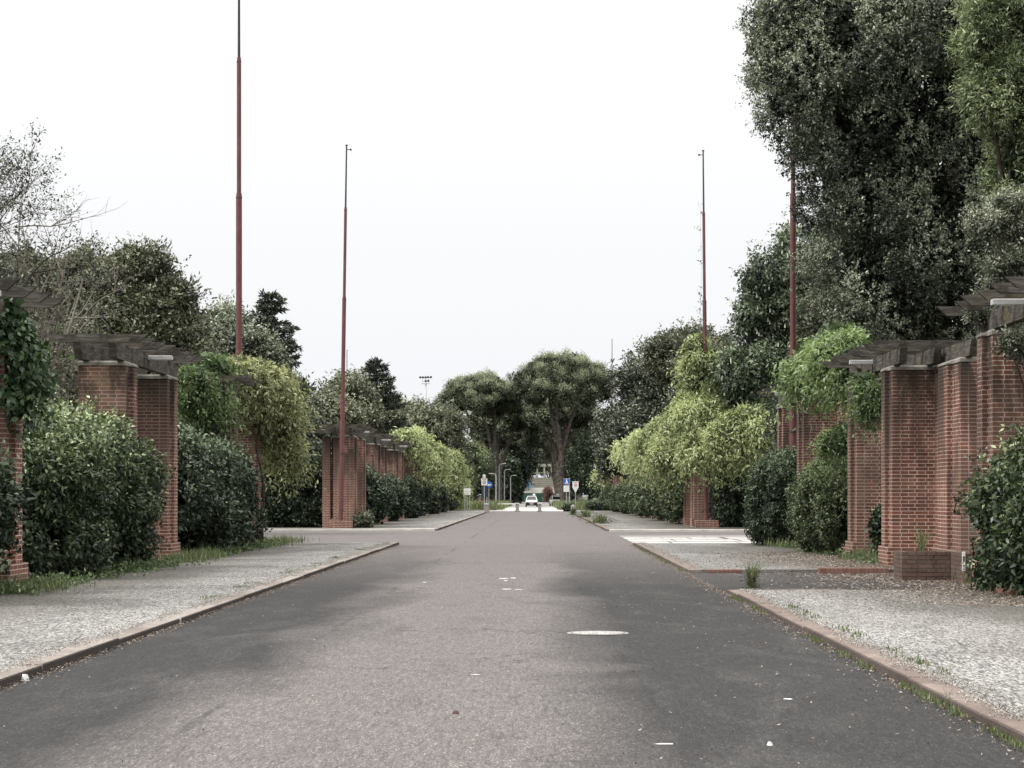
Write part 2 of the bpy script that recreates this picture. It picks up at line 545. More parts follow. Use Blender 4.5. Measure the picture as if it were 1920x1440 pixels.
M['grey_tree'] = leafmat('olive_leaf', [(0,(.028,.033,.02)),(.5,(.10,.112,.07)),(1,(.30,.315,.21))], .5, 0.090)
M['grass'] = leafmat('grass_blade', [(0,(.05,.065,.032)),(.6,(.13,.155,.08)),(1,(.34,.36,.22))], .5, .3)
M['litter'] = leafmat('dead_leaf', [(0,(.05,.035,.025)),(.6,(.16,.11,.08)),(1,(.38,.34,.29))], .8, .0)
M['grit'] = leafmat('grit', [(0,(.07,.065,.055)),(.5,(.25,.235,.21)),(1,(.42,.40,.37))], .9, .0)
M['pinkbush'] = leafmat('pink_blossom', [(0,(.10,.08,.06)),(.5,(.25,.14,.12)),(1,(.45,.32,.3))], .6, .2)

# ------------------------------------------------------------------ foliage
def rng(seed): return np.random.default_rng(seed)
def unit(a): return a/np.maximum(1e-9, np.linalg.norm(a, axis=1, keepdims=True))

def leaf_quads(C, N, k, spread, size, asp, r, droop=.3, out=.5, tintc=None, flat=.0):
    """k leaves round each clump centre"""
    n = len(C)
    P = np.repeat(C, k, 0) + r.normal(0, 1, (n*k,3))*spread
    NN = np.repeat(N, k, 0)
    L = size*(.6 + .8*r.random(n*k))
    D = unit(r.normal(0,1,(n*k,3)) + NN*out + np.array([0,0,-droop]))
    U = r.normal(0,1,(n*k,3)) + NN*.9 + np.array([0,0,.5+flat])
    Sd = unit(np.cross(D, U))
    up = np.cross(Sd, D)
    Lc = L[:,None]
    a = P
    m_ = P + D*Lc*.42 + up*Lc*.06
    t = P + D*Lc - up*Lc*.08
    l = m_ + Sd*Lc*asp*.5
    q = m_ - Sd*Lc*asp*.5
    V = np.stack([a, q, t, l], 1).reshape(-1,3)
    T = np.repeat(tintc if tintc is not None else r.random(n)*.6, k) + r.normal(0,.16,n*k)
    young = r.random(n*k) < .10
    T = np.where(young, T+.38, T)
    return V, np.clip(T,0,1)

def quad_mesh(name, V, T, mat, parent=None):
    n = len(V)//4
    me = bpy.data.meshes.new(name)
    me.vertices.add(len(V)); me.vertices.foreach_set('co', V.astype(np.float32).ravel())
    me.loops.add(len(V)); me.loops.foreach_set('vertex_index', np.arange(len(V), dtype=np.int32))
    me.polygons.add(n)
    me.polygons.foreach_set('loop_start', np.arange(0, 4*n, 4, dtype=np.int32))
    at = me.attributes.new('tint', 'FLOAT', 'FACE')
    at.data.foreach_set('value', T.astype(np.float32))
    me.materials.append(mat)
    me.update()
    o = bpy.data.objects.new(name, me)
    COL.objects.link(o)
    if parent: o.parent = parent
    return o

DENS = 1.6
def surf(c, h, n, r, e=2.0, front=True, below=.35):
    """points on a superellipsoid, area-weighted; returns points and normals"""
    c = np.array(c, float); h = np.array(h, float)
    A = np.array([h[1]*h[2], h[1]*h[2], h[0]*h[2], h[0]*h[2]*(.25 if front else 1), h[0]*h[1], h[0]*h[1]*below])
    f = r.choice(6, n, p=A/A.sum())
    q = r.uniform(-1,1,(n,3))
    ax = f//2
    sg = np.where(f%2==0, -1.0, 1.0)
    sg = np.where(ax==2, -sg, sg)      # face 4 = top, 5 = bottom
    q[np.arange(n), ax] = sg
    rad = (np.abs(q)**e).sum(1)**(1/e)
    d = q/rad[:,None]
    P = c + d*h
    N = unit(np.sign(d)*np.abs(d)**(e-1)/h)
    return P, N

def foliage(name, blobs, mat, n, leaf, seed, parent=None, k=9, asp=.45, e=2.0, lobes=10, lob=.38, spread=.5, droop=.3, out=.5, inner=.25, front=True, below=.35, zmin=None, tint=(.15,.55), tiny=None, flat=0., rough=.0, topy=0., strand=0., hang=-.25):
    """blobs: (cx,cy,cz, hx,hy,hz). Two-level lumpy crown of leaf quads."""
    r = rng(seed)
    Vs=[]; Ts=[]
    area = np.array([b[3]*b[5]+b[3]*b[4]+b[4]*b[5] for b in blobs])
    area = area/area.sum()
    for b, a in zip(blobs, area):
        nb = max(8, int(n*a))
        c = b[:3]; h = np.array(b[3:6])
        # sub lobes sitting on the surface
        m = max(3, int(lobes))
        LP, LN = surf(c, h*.80, m, r, e, front, below)
        lr = np.minimum(h.mean(), h.min()*1.6)*lob*(.6+.8*r.random(m))
        lt = r.random(m)
        if rough:
            ctr = np.array(c)
            LP = ctr + (LP-ctr)*(1+rough*(r.random(m)**1.5-.25))[:,None]
            lr = lr*(.42+.75*r.random(m)**1.5)
        nb = int(nb*DENS)
        n1 = int(nb*(.84 if rough else .74))
        pick = r.integers(0, m, n1)
        dd = unit(r.normal(0,1,(n1,3)))
        # bigger lobes get more clumps
        if rough:
            pick = r.choice(m, n1, p=lr**2/np.sum(lr**2))
        flip = (dd*LN[pick]).sum(1) < -.1
        dd[flip] *= -1
        wob = 1 + .16*np.sin(dd*7+pick[:,None]).sum(1)
        spr = r.random(n1) < .07
        wob = np.where(spr, wob*r.uniform(1.1,1.4,n1), wob)
        P1 = LP[pick] + dd*(lr[pick]*wob*(1-.25*r.random(n1)**2))[:,None]
        N1 = dd
        lw_ = .8 if rough else .5
        T1 = tint[0] + (tint[1]-tint[0])*(lw_*lt[pick] + (1-lw_)*r.random(n1)) + (.22 if rough else .12)*dd[:,2]  # upward sides paler: tip growth plus light from above put into the tint
        n2 = nb-n1
        P2, N2 = surf(c, h*(.86-.22*(rough>0)), n2, r, e, front, below)
        sc_ = 1-.25*r.random(n2)
        P2 = np.array(c) + (P2-np.array(c))*sc_[:,None]
        T2 = tint[0] + (tint[1]-tint[0])*r.random(n2)*(.35 if rough else .7)  # old inner leaves, with the shade of the gaps put into a lower tint
        if topy:
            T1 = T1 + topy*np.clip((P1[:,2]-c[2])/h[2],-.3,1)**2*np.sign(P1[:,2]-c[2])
        P = np.vstack([P1,P2]); N = np.vstack([N1,N2]); T = np.concatenate([T1,T2])
        if zmin is not None:
            ok = P[:,2] > zmin; P, N, T = P[ok], N[ok], T[ok]
        if strand:
            # every clump is a short shoot: it leaves the crown and bends down (hang>0) or up (hang<0)
            st_ = 4
            t_ = np.tile(np.linspace(.1,1,st_), len(P))[:,None]
            Ls = np.repeat(strand*(.35+1.1*r.random(len(P))**2), st_)[:,None]
            side = np.repeat(unit(r.normal(0,1,(len(P),3))), st_, 0)
            P = np.repeat(P,st_,0); N = np.repeat(N,st_,0); T = np.repeat(T,st_)+.12*t_[:,0]
            P = P + (N*.75+side*.45)*Ls*t_ + np.array([0,0,-1.])*hang*Ls*t_**2
            V, TT = leaf_quads(P, N, max(2,int(round(k/3.))), leaf*.42, leaf, asp, r, droop, out, T, flat)
        else:
            V, TT = leaf_quads(P, N, k, leaf*spread*2, leaf, asp, r, droop, out, T, flat)
        Vs.append(V); Ts.append(TT)
        # inner bulk: larger leaves that close the crown
        n3 = int(nb*inner)
        if n3:
            P3, N3 = surf(c, h*.74, n3, r, e, front, below)
            P3 = np.array(c) + (P3-np.array(c))*(1-.5*r.random(n3))[:,None]
            if zmin is not None:
                ok = P3[:,2] > zmin; P3, N3 = P3[ok], N3[ok]
            V, TT = leaf_quads(P3, N3, 7, leaf*1.0, leaf*1.5, .75, r, .2, .1, np.zeros(len(P3))+.05)  # low tint puts the crown's inner shade into the leaf colour
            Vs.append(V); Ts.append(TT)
    return quad_mesh(name, np.vstack(Vs), np.concatenate(Ts), mat, parent)

def limbs(mb, base, tips, r0, r, bend=.15, n=8, fork=.45):
    """a tapered trunk with limbs reaching the tips"""
    base = np.array(base, float)
    top = np.mean(tips, 0)
    f = base + (top-base)*fork
    mid = (base+f)/2 + np.array([r.normal(0,1), r.normal(0,1), 0])*bend
    mb.tube([base - np.array([0,0,.3]), base + np.array([0,0,.4]), mid, f], [r0*1.35, r0, r0*.85, r0*.7], n)
    for t in tips:
        t = np.array(t, float)
        st = f + (mid-f)*r.random()*.5
        m1 = st + (t-st)*.5 + np.array([r.normal(0,1)*bend*1.5, r.normal(0,1)*bend, -np.linalg.norm(t-st)*.06])
        rr = r0*(.38+.2*r.random())
        mb.tube([st, m1, t], [rr, rr*.6, rr*.18], 6)

def tree(name, label, cat, base, blobs, mat, n, leaf, seed, r0=.25, group=None, bark='bark', **kw):
    r = rng(seed+999)
    root = empty(name, base)
    tag(root, label, cat, group)
    bl = [(b[0]-base[0], b[1]-base[1], b[2]-base[2], *b[3:]) for b in blobs]
    mb = MB()
    tips = []
    for b in bl:
        for q in range(3):
            tips.append((b[0]+r.normal(0,.35)*b[3], b[1]+r.normal(0,.3)*b[4], b[2]+(.2+.4*r.random())*b[5]))
    limbs(mb, (0,0,0), tips, r0, r, .2)
    mb.build('trunk', M[bark], root)
    sh = leaf*3.2*.5
    bl = [(*b[:3], *(max(q-sh, q*.6) for q in b[3:])) for b in bl]
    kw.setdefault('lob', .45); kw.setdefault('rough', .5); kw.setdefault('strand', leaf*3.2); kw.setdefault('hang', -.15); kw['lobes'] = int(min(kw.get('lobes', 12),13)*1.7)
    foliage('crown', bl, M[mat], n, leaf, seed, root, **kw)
    return root

def pxblob(px, py, u, hw, hh, dep=None):
    x,y,z = W3(px,py,u)
    return (x,y,z, hw*u, dep if dep else max(hw,hh)*u*.9, hh*u)

# ------------------------------------------------------------------ the setting: ground, road, pavements
def sheet(name, rects, z, mat, label=None):
    mb = MB()
    for (x0,x1,y0,y1) in rects:
        mb.add([(x0,y0,z),(x1,y0,z),(x1,y1,z),(x0,y1,z)], [(0,1,2,3)])
    o = mb.build(name, mat)
    o['kind'] = 'structure'
    return o
sheet('ground', [(-900,900,-60,2500)], -.03, M['ground'])
KL, KR = -4.55, 3.2
YN, YF = 71.0, 97.0
sheet('road', [(KL-.3, KR+.3, -10, YN-.5), (-90, 90, YN-.5, YF+.3), (KL-.3, KR+.6, YF+.3, 216)], 0, M['asphalt'])
sheet('driveway', [(KR+.3, 9.3, 35.5, 45.5)], .0, M['asphalt'])
PZ = .07
def slab(name, x0, x1, y0, y1, mat, z=PZ, corner=None):
    mb = MB()
    plan = [(x0,y0),(x1,y0),(x1,y1),(x0,y1)]
    if corner:
        cx, cy, rad, sx = corner      # rounded corner at (cx,cy)
        arc = []
        for i in range(9):
            a = math.pi/2*i/8
            arc.append((cx + sx*rad*(1-math.cos(a)) , cy + rad*(1-math.sin(a))))
        if sx < 0: plan = [(x0,y0)] + arc[::-1] + [(x1,y1),(x0,y1)]
        else: plan = [(x0,y1)] + arc + [(x1,y0),(x1,y1)]
    mb.prism(plan, -.2, z)
    o = mb.build(name, mat); o['kind'] = 'structure'
    return o
KW = .27
slab('pavement', -9.6, KL-KW, -5, YN, M['gravel'])
slab('pavement', KR+KW, 9.6, -5, 35.5, M['gravel'])
slab('pavement', KR+KW, 8.2, 45.2, 70.0, M['gravel'])
slab('pavement', -40, KL-KW, YF+1.0, 222, M['gravel'])
slab('pavement', KR+KW, 40, YF-1.0, 222, M['gravel'])

def kerb(pts, h, seed, wid=KW, side=1, mat='kerb', seg=3.2):
    """brick-on-edge kerb along Y at x; side=+1 extends to +x"""
    r = random.Random(seed)
    x, y0, y1 = pts
    mb = MB()
    y = y0
    while y < y1-.01:
        L = min(y1-y, seg*(.7+.6*r.random()))
        dx = r.uniform(-.012,.012); dz = r.uniform(-.010,.010)
        a, b_ = sorted((x+dx, x+dx+side*wid))
        mb.box(a, b_, y, y+L-.012, -.15, h+dz, .012)
        y += L
    o = mb.build('kerb', M[mat]); o['kind'] = 'structure'
    return o
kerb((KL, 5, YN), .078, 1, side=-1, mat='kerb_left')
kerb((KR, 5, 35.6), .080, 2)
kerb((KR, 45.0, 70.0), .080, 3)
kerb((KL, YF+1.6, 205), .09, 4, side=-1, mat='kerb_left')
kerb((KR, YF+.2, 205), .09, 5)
def kerbx(x0, x1, y, h, mat='edging', wid=.3, seg=2.5, seed=9):
    r = random.Random(seed)
    mb = MB(); x = x0
    while x < x1-.01:
        L = min(x1-x, seg*(.7+.6*r.random())); dz = r.uniform(-.008,.008)
        mb.box(x, x+L-.01, y, y+wid, -.15, h+dz, .012); x += L
    o = mb.build('kerb', M[mat]); o['kind'] = 'structure'
    return o
kerbx(KR+.4, 4.35, 44.9, .08)
kerbx(5.9, 7.35, 44.4, .13, seed=3)
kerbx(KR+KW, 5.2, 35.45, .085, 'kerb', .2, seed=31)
M['kerb_pale'] = plain('pale_kerb_stone', (.50,.48,.45), .9, .2, 1.5)
kerbx(-60, KL-.1, YF+.7, .10, 'kerb_pale', .5, 4, 5)
kerbx(KR+.1, 60, YF-1.4, .10, 'kerb_pale', .5, 4, 6)
# cross road beyond, with a pale concrete band
sheet('crossing_band', [(-60,60,216,226)], .012, M['concrete'])
sheet('avenue_road', [(-4.3, 3.0, 226, 470)], .004, M['concrete_dk'])
sheet('far_road_marking', [(-3.6,2.4,232,236),(-3.6,2.4,244,262)], .014, M['offwhite'])

# zebra remains and worn marks on the asphalt
mb = MB()
r_ = random.Random(4)
for i,(ya,yb) in enumerate([(71.0,75.4),(75.7,79.4),(80.0,82.8),(84.6,86.0)]):
    x0 = 3.35; x1 = 11.5
    x = x0
    while x < x1:
        L = r_.uniform(.9,2.4)
        a = ya + r_.uniform(0,.25); b_ = yb - r_.uniform(0,.35)
        mb.add([(x,a,.004),(min(x+L,x1),a+r_.uniform(-.1,.1),.004),(min(x+L,x1),b_,.004),(x,b_+r_.uniform(-.1,.1),.004)], [(0,1,2,3)])
        x += L + r_.uniform(.0,.25)
z_ = mb.build('zebra_crossing', M['paint']); z_['kind'] = 'structure'
def blotch(pts, seed, name='road_paint_remnant'):
    r = random.Random(seed)
    mb = MB()
    for (px,py,hw,hh) in pts:
        u = EYE/(py-VY)
        cx, cy = (px-VX)*u, F*u
        ux = hw*u; uy = F*(EYE/(py-hh-VY)-EYE/(py-VY))
        n = 14
        vs = [(cx+ux*math.cos(2*math.pi*i/n)*r.uniform(.7,1.1), cy+uy*math.sin(2*math.pi*i/n)*r.uniform(.6,1.1), .004) for i in range(n)]
        mb.add(vs, [tuple(range(n))])
    o = mb.build(name, M['paint']); o['kind'] = 'structure'
    return o
blotch([(945,1085,10,1.0),(962,1084,6,.9),(948,1089,4,1.0),(950,1105,10,.9),(972,1105.5,9,.7),(796,1092,4,.8)], 3)

# manhole
man = empty('manhole_cover', W3(1121,1187.5,EYE/(1187.5-VY)))
man.location.z = 0
tag(man, 'round pale manhole cover set into the asphalt right of the middle', 'manhole cover')
n = 40
mb = MB(); mb.add([(.31*math.cos(2*math.pi*i/n), .31*math.sin(2*math.pi*i/n), .008) for i in range(n)], [tuple(range(n))])
mb.build('lid', M['lid'], man)
mb = MB()
vs = []
for rr in (.325,.37):
    vs += [(rr*math.cos(2*math.pi*i/n), rr*math.sin(2*math.pi*i/n), .006) for i in range(n)]
mb.add(vs, [(i,(i+1)%n,n+(i+1)%n,n+i) for i in range(n)])
mb.build('frame', M['concrete_dk'], man)

# ------------------------------------------------------------------ pergolas
HT = 4.42
def wall_mb(s, w0=0.1, w1=1.1, y0=0., y1=1.25, h=HT, st=.1):
    """cross-shaped brick pier; s=+1 right side, -1 left side"""
    ya, yb = y0+(y1-y0)*.32, y0+(y1-y0)*.68
    plan = [(w0,y0),(w1,y0),(w1,ya),(w1+st,ya),(w1+st,yb),(w1,yb),(w1,y1),(w0,y1),(w0,yb),(w0-st,yb),(w0-st,ya),(w0,ya)]
    mb = MB()
    mb.prism([(s*a,b_) for a,b_ in plan], .5, h)
    x0,x1 = sorted((s*(w0-st-.004), s*(w1+st+.004)))
    mb.box(x0,x1,y0-.004,y1+.004,-.1,.5)
    return mb
def cap_mb(s, w0=.1, w1=1.1, y0=0., y1=1.25, h=HT):
    mb = MB()
    x0,x1 = sorted((s*(w0-.02), s*(w1+.02)))
    mb.box(x0,x1,y0-.02,y1+.02,h,h+.10,.035)
    a,b_ = sorted((s*(w0-.12), s*(w0-.02)))
    ya, yb = y0+(y1-y0)*.32, y0+(y1-y0)*.68
    mb.box(a,b_,ya-.015,yb+.015,h,h+.06,.03)
    return mb

def pergola(s, back=False, deco=None, rseed=0):
    root = empty('brick_pergola', (0,0,0))
    for yo in (0, 5.2):
        w_ = wall_mb(s, y0=yo, y1=yo+1.25).build('wall', M['brick'], root)
        cap_mb(s, y0=yo, y1=yo+1.25).build('capstone', M['stone'], w_)
    if back:
        w_ = wall_mb(s, w0=1.04, w1=2.2, y0=-2.9, y1=-.006).build('wall', M['brick'], root)
        cap_mb(s, w0=1.04, w1=2.2, y0=-2.9, y1=-.05).build('capstone', M['stone'], w_)
    zb = HT+.10
    r = random.Random(rseed)
    for wa in (.12, .86):
        y0_, y1_ = -.95, 6.9
        mb = MB()
        pts = [(y0_+.22,zb),(y1_-.22,zb),(y1_,zb+.33),(y0_,zb+.33)]
        x0,x1 = sorted((s*wa, s*(wa+.16)))
        mb.prof(pts,'x',x0,x1)
        mb.build('beam', M['wood'], root)
    if back:
        mb = MB()
        x0,x1 = sorted((s*1.12, s*1.28))
        mb.prof([(-3.35,zb),(-.4,zb),(-.2,zb+.33),(-3.6,zb+.33)],'x',x0,x1)
        mb.build('beam', M['wood'], root)
    for i in range(8):
        y = -.75 + i*1.05 + r.uniform(-.06,.06)
        e0 = -.55 + r.uniform(-.07,.07); e1 = 1.6 + r.uniform(-.1,.1)
        za = zb+.33+r.uniform(0.002,.012)
        pts = [(s*(e0+.2),za),(s*(e1-.2),za),(s*e1,za+.17),(s*e0,za+.17)]
        mb = MB(); mb.prof(pts,'y',y,y+.09)
        mb.build('rafter', M['wood'], root)
    mb = MB()
    x0,x1 = sorted((s*-.42, s*.115))
    mb.box(x0,x1,2.75,2.95,zb+.20,zb+.29,.01)
    lm = mb.build('lamp_housing', M['lamp'], root)
    mb = MB()
    x0,x1 = sorted((s*-.38, s*-.05)); mb.box(x0,x1,2.78,2.92,zb+.19,zb+.199)
    mb.build('lens', M['white'], lm)
    return root

XR, XL = 7.78, -8.68
GP = 'brick pergolas along the avenue'
def place(proto, first, x, u, label):
    o = proto if first else copy_tree(proto)
    o.location = (x, u*F, 0)
    tag(o, label, 'pergola', GP)
    return o
pr = pergola(1, True, rseed=2)
pl_ = pergola(-1, False, rseed=5)
rl = ['nearest right brick pergola, cut by the frame under hanging oak branches',
      'brick pergola behind the low brick planter on the right pavement',
      'brick pergola between the two rounded hedges and the right flagpole']
for i,(u,lb) in enumerate(zip((.0079,.0118,.0157), rl)):
    place(pr, i==0, XR, u, lb)
ll = ['nearest left brick pergola, overgrown with ivy and cut by the frame edge',
      'bare-topped brick pergola behind the biggest laurel bush on the left',
      'left brick pergola smothered by bronze-green climber before the side street']
for i,(u,lb) in enumerate(zip((.0075,.0114,.0153), ll)):
    place(pl_, i==0, XL, u, lb)
pr2 = pergola(1, False, rseed=8)
ordn = ['first','second','third','fourth','fifth','sixth','seventh','eighth','ninth']
for k in range(9):
    place(pr2, k==0, XR, .0266+.0039*k, ordn[k]+' right brick pergola past the side street, counted away from the viewer')
    if k == 0: pass
for k in range(9):
    o = place(pl_, False, XL, .0257+.0039*k, ordn[k]+' left brick pergola past the side street, counted away from the viewer')
    if k == 0:
        mb = MB(); mb.box(-1.62,-1.24,.02,.42,-.1,4.45); mb.build('pier', M['brick'], o)
        mb = MB(); mb.prof([(-3.9,4.62),(.35,4.62),(.55,4.86),(-4.1,4.86)],'y',-.2,-.06); mb.build('beam', M['wood'], o)

# low brick planter on the right
pt = empty('brick_planter', (7.0, 40.8, 0))
tag(pt, 'low mossy brick planter with weeds in front of the right pergola wall', 'planter')
mb = MB()
t = .12
mb.box(0,.92,0,t,-.1,.56); mb.box(0,t,t,.95,-.1,.56); mb.box(.92-t,.92,t,.95,-.1,.56); mb.box(t,.92-t,.95-t,.95,-.1,.555)
mb.build('wall', M['brick_dark'], pt)
mb = MB(); mb.box(t,.92-t,t,.95-t,-.05,.44); mb.build('soil', M['ground'], pt)
lw = empty('brick_planter', (7.93, 39.4, 0))
tag(lw, 'second low brick planter, mostly hidden by the hedge at the right edge', 'planter')
mb = MB(); mb.box(0,1.3,0,.12,-.1,.57); mb.box(0,.12,.12,1.9,-.1,.57)
mb.build('wall', M['brick_dark'], lw)
sgn = empty('marker_plate', (7.86, 39.33, 0))
tag(sgn, 'narrow white marker plate with dark symbols on the low brick planter', 'sign')
mb = MB(); mb.box(.0,.055,0,.03,.25,.60,.004); mb.build('plate', M['white'], sgn)
mb = MB(); mb.box(.012,.043,-.004,-.001,.42,.52); mb.box(.016,.04,-.004,-.001,.33,.36); mb.box(.016,.04,-.004,-.001,.27,.29)
mb.build('symbol', M['signback'], sgn)
# curved brick edging at the right edge
mb = MB()
cx, cy, rad = 9.0, 34.6, 1.5
for i in range(26):
    a = R(178 + i*3.5)
    x = cx + rad*math.cos(a)*1.0; y = cy + rad*math.sin(a)*1.2
    hx, hy = .045, .12
    c_, s__ = math.cos(a), math.sin(a)
    pl = [(-hy,-hx),(hy,-hx),(hy,hx),(-hy,hx)]
    mb.prism([(x+p*c_-q*s__, y+p*s__+q*c_) for p,q in pl], 0, .15)
o = mb.build('brick_edging', M['edging']); tag(o, 'curved row of upright bricks edging the bed at the right frame edge', 'edging')

# ------------------------------------------------------------------ flagpoles
def flagpole(x, u, arm, label, plinth=True, ztop=18.3):
    root = empty('flagpole', (x, u*F, 0))
    tag(root, label, 'flagpole', 'tall red flagpoles')
    mb = MB()
    sec = [(0.0,6.2,.115),(6.2,11.1,.095),(11.1,15.35,.07)]
    for a,b_,rr in sec:
        mb.tube([(0,0,a),(0,0,b_-.12),(0,0,b_)],[rr,rr,rr*.86],16)
        mb.tube([(0,0,b_-.16),(0,0,b_-.12)],[rr*1.08,rr*1.08],16)
    mb.build('pole', M['pole'], root)
    mb = MB(); mb.tube([(0,0,15.3),(0,0,ztop)],[.045,.034],10)
    mb.build('tip', M['pole_tip'] if arm else M['pole'], root)
    if arm:
        mb = MB()
        mb.tube([(0,0,ztop-.2),(arm*.2,0,ztop-.2)],[.02,.02],8)
        mb.tube([(arm*.2,-.03,ztop-.2),(arm*.2,.03,ztop-.2)],[.05,.05],12)
        mb.tube([(0,0,ztop-.02),(0,0,ztop+.03)],[.06,.06],12)
        mb.build('pulley', M['pole_tip'], root)
    if plinth:
        mb = MB()
        mb.box(-.55,.55,-.45,.2,-.1,.42,.01)
        mb.build('plinth', M['brick'], root)
    for z in (.9, 3.6):
        mb = MB(); mb.tube([(0,0,z),(0,0,z+.05)],[.128,.128],16)
        mb.build('clamp', M['pole_tip'], root)
    return root
flagpole(-9.3, .0167, 1, 'red flagpole on the left, the nearer, rising out of frame', False)
flagpole(-9.3, .0254, 1, 'red flagpole on the left, the farther, against the brick pergola end').rotation_euler.y = .0152
flagpole(8.05, .0167, -1, 'red flagpole on the right whose top is lost in the oak crown', False)
flagpole(8.25, .0258, -1, 'red flagpole on the right rising from a pale climbing wisteria').rotation_euler.y = -.009
flagpole(8.1, .0568, 0, 'distant thin flagpole behind the right stone pine', False)

# ------------------------------------------------------------------ hedges and shrubs
def hedge(name, label, x0,x1,y0,y1,z1, mat, n, leaf, seed, group='hedges between the pergolas', e=3.2, cat='hedge', lobes=40, **kw):
    cx, cy = (x0+x1)/2, (y0+y1)/2
    hz = z1*.56
    blob = [(0,0,z1-hz, (x1-x0)/2, (y1-y0)/2, hz)]
    kw.setdefault('lob', .28); kw.setdefault('below', .05); kw.setdefault('topy', .2); kw.setdefault('strand', leaf*1.7); kw.setdefault('hang', -.5)
    blob = [(0,0,z1-hz-.06, (x1-x0)/2-.16, (y1-y0)/2-.1, hz-.14)]
    root = foliage(name, blob, M[mat], n, leaf, seed, None, e=e, lobes=lobes, zmin=.02, **kw)
    root.location = (cx, cy, 0)
    tag(root, label, cat, group)
    return root
hedge('laurel_hedge', 'dark laurel bush at the left frame edge beside the ivy pergola', -11,-8.55,30.5,35.6,2.75,'laurel_dk',2600,.12,11, k=8)
hedge('laurel_hedge', 'largest laurel bush with fresh pale shoots on its top, left side', -11.2,-8.38,38.2,49.3,3.12,'laurel',10500,.105,12, k=9, lobes=70, tint=(.08,.5), topy=.36)
hedge('laurel_hedge', 'dark laurel bush under the bronze climber on the left', -10.8,-8.25,52.8,65.6,3.1,'laurel_dk',5200,.125,13, k=8, lobes=60)
hedge('laurel_hedge', 'wide dark hedge facing the side street beside the left flagpole', -14.6,-9.75,104.2,106.8,3.35,'laurel_dk',3800,.17,14, k=8, lobes=40)
for i,(a,b_) in enumerate([(.0275,.0296),(.0311,.0335),(.035,.0374),(.0389,.0413),(.0428,.0452),(.0467,.0500),(.0510,.0585)]):
    hedge('privet_hedge', ordn[i]+' hedge bush in the left row past the side street', -10.4,-8.05,a*F+.8,b_*F+1.2,3.05-.1*(i%2),'laurel_dk',1700,.17,30+i, k=7, lobes=24, e=2.4, strand=.15, lob=.22)
hedge('privet_hedge', 'grey-green rounded hedge at the right corner of the side street', 6.75,9.0,64.4,70.0,3.2,'laurel_dk',5600,.10,15, k=8, lobes=45, e=2.5, tint=(.2,.7), strand=.09, lob=.2)
hedge('privet_hedge', 'rounded mid-green hedge beside the brick pier on the right', 6.92,9.5,54.2,61.0,2.78,'privet',6000,.085,16, k=8, lobes=45, e=2.3, strand=.08, lob=.18, tint=(.15,.65))
hedge('laurel_hedge', 'laurel hedge at the right frame edge in front of the nearest wall', 7.2,10.2,32.2,36.4,2.62,'laurel',3600,.11,17, k=9, lobes=45, e=2.7, tint=(.15,.5))
hedge('laurel_hedge', 'dark hedge facing the side street beside the right flagpole', 8.75,11.6,104.4,106.8,3.2,'laurel_dk',2600,.16,18, k=8, lobes=30)
for i,(a,b_) in enumerate([(.0277,.0305),(.0314,.0344),(.0353,.0383),(.0392,.0422),(.0431,.0461),(.0470,.0512),(.0525,.0600)]):
    hedge('privet_hedge', ordn[i]+' hedge bush in the right row past the side street', 6.95,9.3,a*F+1.0,b_*F+1.2,3.05-.12*(i%2),'privet',2000,.15,50+i, k=7, lobes=26, e=2.2, strand=.12, lob=.2)
hedge('sapling', 'narrow leafy sapling squeezed between two brick piers on the right', 8.0,8.35,50.0,51.0,1.9,'laurel',420,.09,19, group=None, e=2, cat='shrub', lobes=10)
hedge('shrub', 'small pale shrub at the foot of the left pergola past the street', -8.9,-7.9,102.4,103.6,.75,'grey_tree',420,.12,20, group=None, e=2, cat='shrub', lobes=10)
hedge('low_hedge', 'low clipped dark hedge behind the far right pavement', 4.6,9.0,214,216,.75,'laurel_dk',900,.16,21, group=None, e=5, cat='hedge', lobes=20)
hedge('low_hedge', 'short dark clipped hedge block beside the far stone bollard', 2.9,3.65,212,213.5,.62,'laurel_dk',300,.16,22, group=None, e=5, cat='hedge', lobes=8)

# ------------------------------------------------------------------ climbers
def climber(name, label, blobs, mat, n, leaf, seed, stems=(), cat='climber', group='climbers on the pergolas', **kw):
    c = blobs[0][:3]
    root = empty(name, (c[0], c[1], 0))
    tag(root, label, cat, group)
    bl = [(b[0]-c[0], b[1]-c[1], b[2], *b[3:]) for b in blobs]
    kw.setdefault('droop', .9); kw.setdefault('out', .5); kw.setdefault('asp', .34); kw.setdefault('lobes', 18); kw.setdefault('rough', .45); kw.setdefault('lob', .42); kw.setdefault('strand', leaf*3.6); kw.setdefault('hang', .9)
    foliage('foliage', bl, M[mat], n, leaf, seed, root, **kw)
    if stems:
        mb = MB()
        r = rng(seed)
        for st in stems:
            pts = [np.array(p) - np.array([c[0],c[1],0]) for p in st]
            q = []
            for a,b_ in zip(pts[:-1],pts[1:]):
                for t_ in (0,.33,.66): q.append(a+(b_-a)*t_ + r.normal(0,.05,3))
            q.append(pts[-1])
            mb.tube(q, list(np.linspace(.06,.02,len(q))), 6)
        mb.build('stem', M['bark'], root)
    return root
B = pxblob
climber('wisteria', 'bronze-green wisteria spilling over the left pergola before the side street',
    [B(420,708,.0160,62,14,1.1), B(500,725,.0166,36,28,.8), B(465,700,.0165,36,14,.9), B(522,770,.0170,24,34,.7), B(525,835,.0172,26,26,.6), B(478,775,.0168,26,40,.5)],
    'wist_brown', 3000, .15, 71, [((-8.6,66.8,0),(-8.5,66.6,2),(-8.7,66,3.6))], tint=(.1,.7))
climber('vine', 'bright green vine hanging in the left pergola above the laurel bush',
    [B(378,745,.0152,34,30,.5), B(360,718,.0150,22,18,.5), B(395,695,.0153,44,10,.8)], 'vine', 1500, .13, 72, tint=(.1,.7))
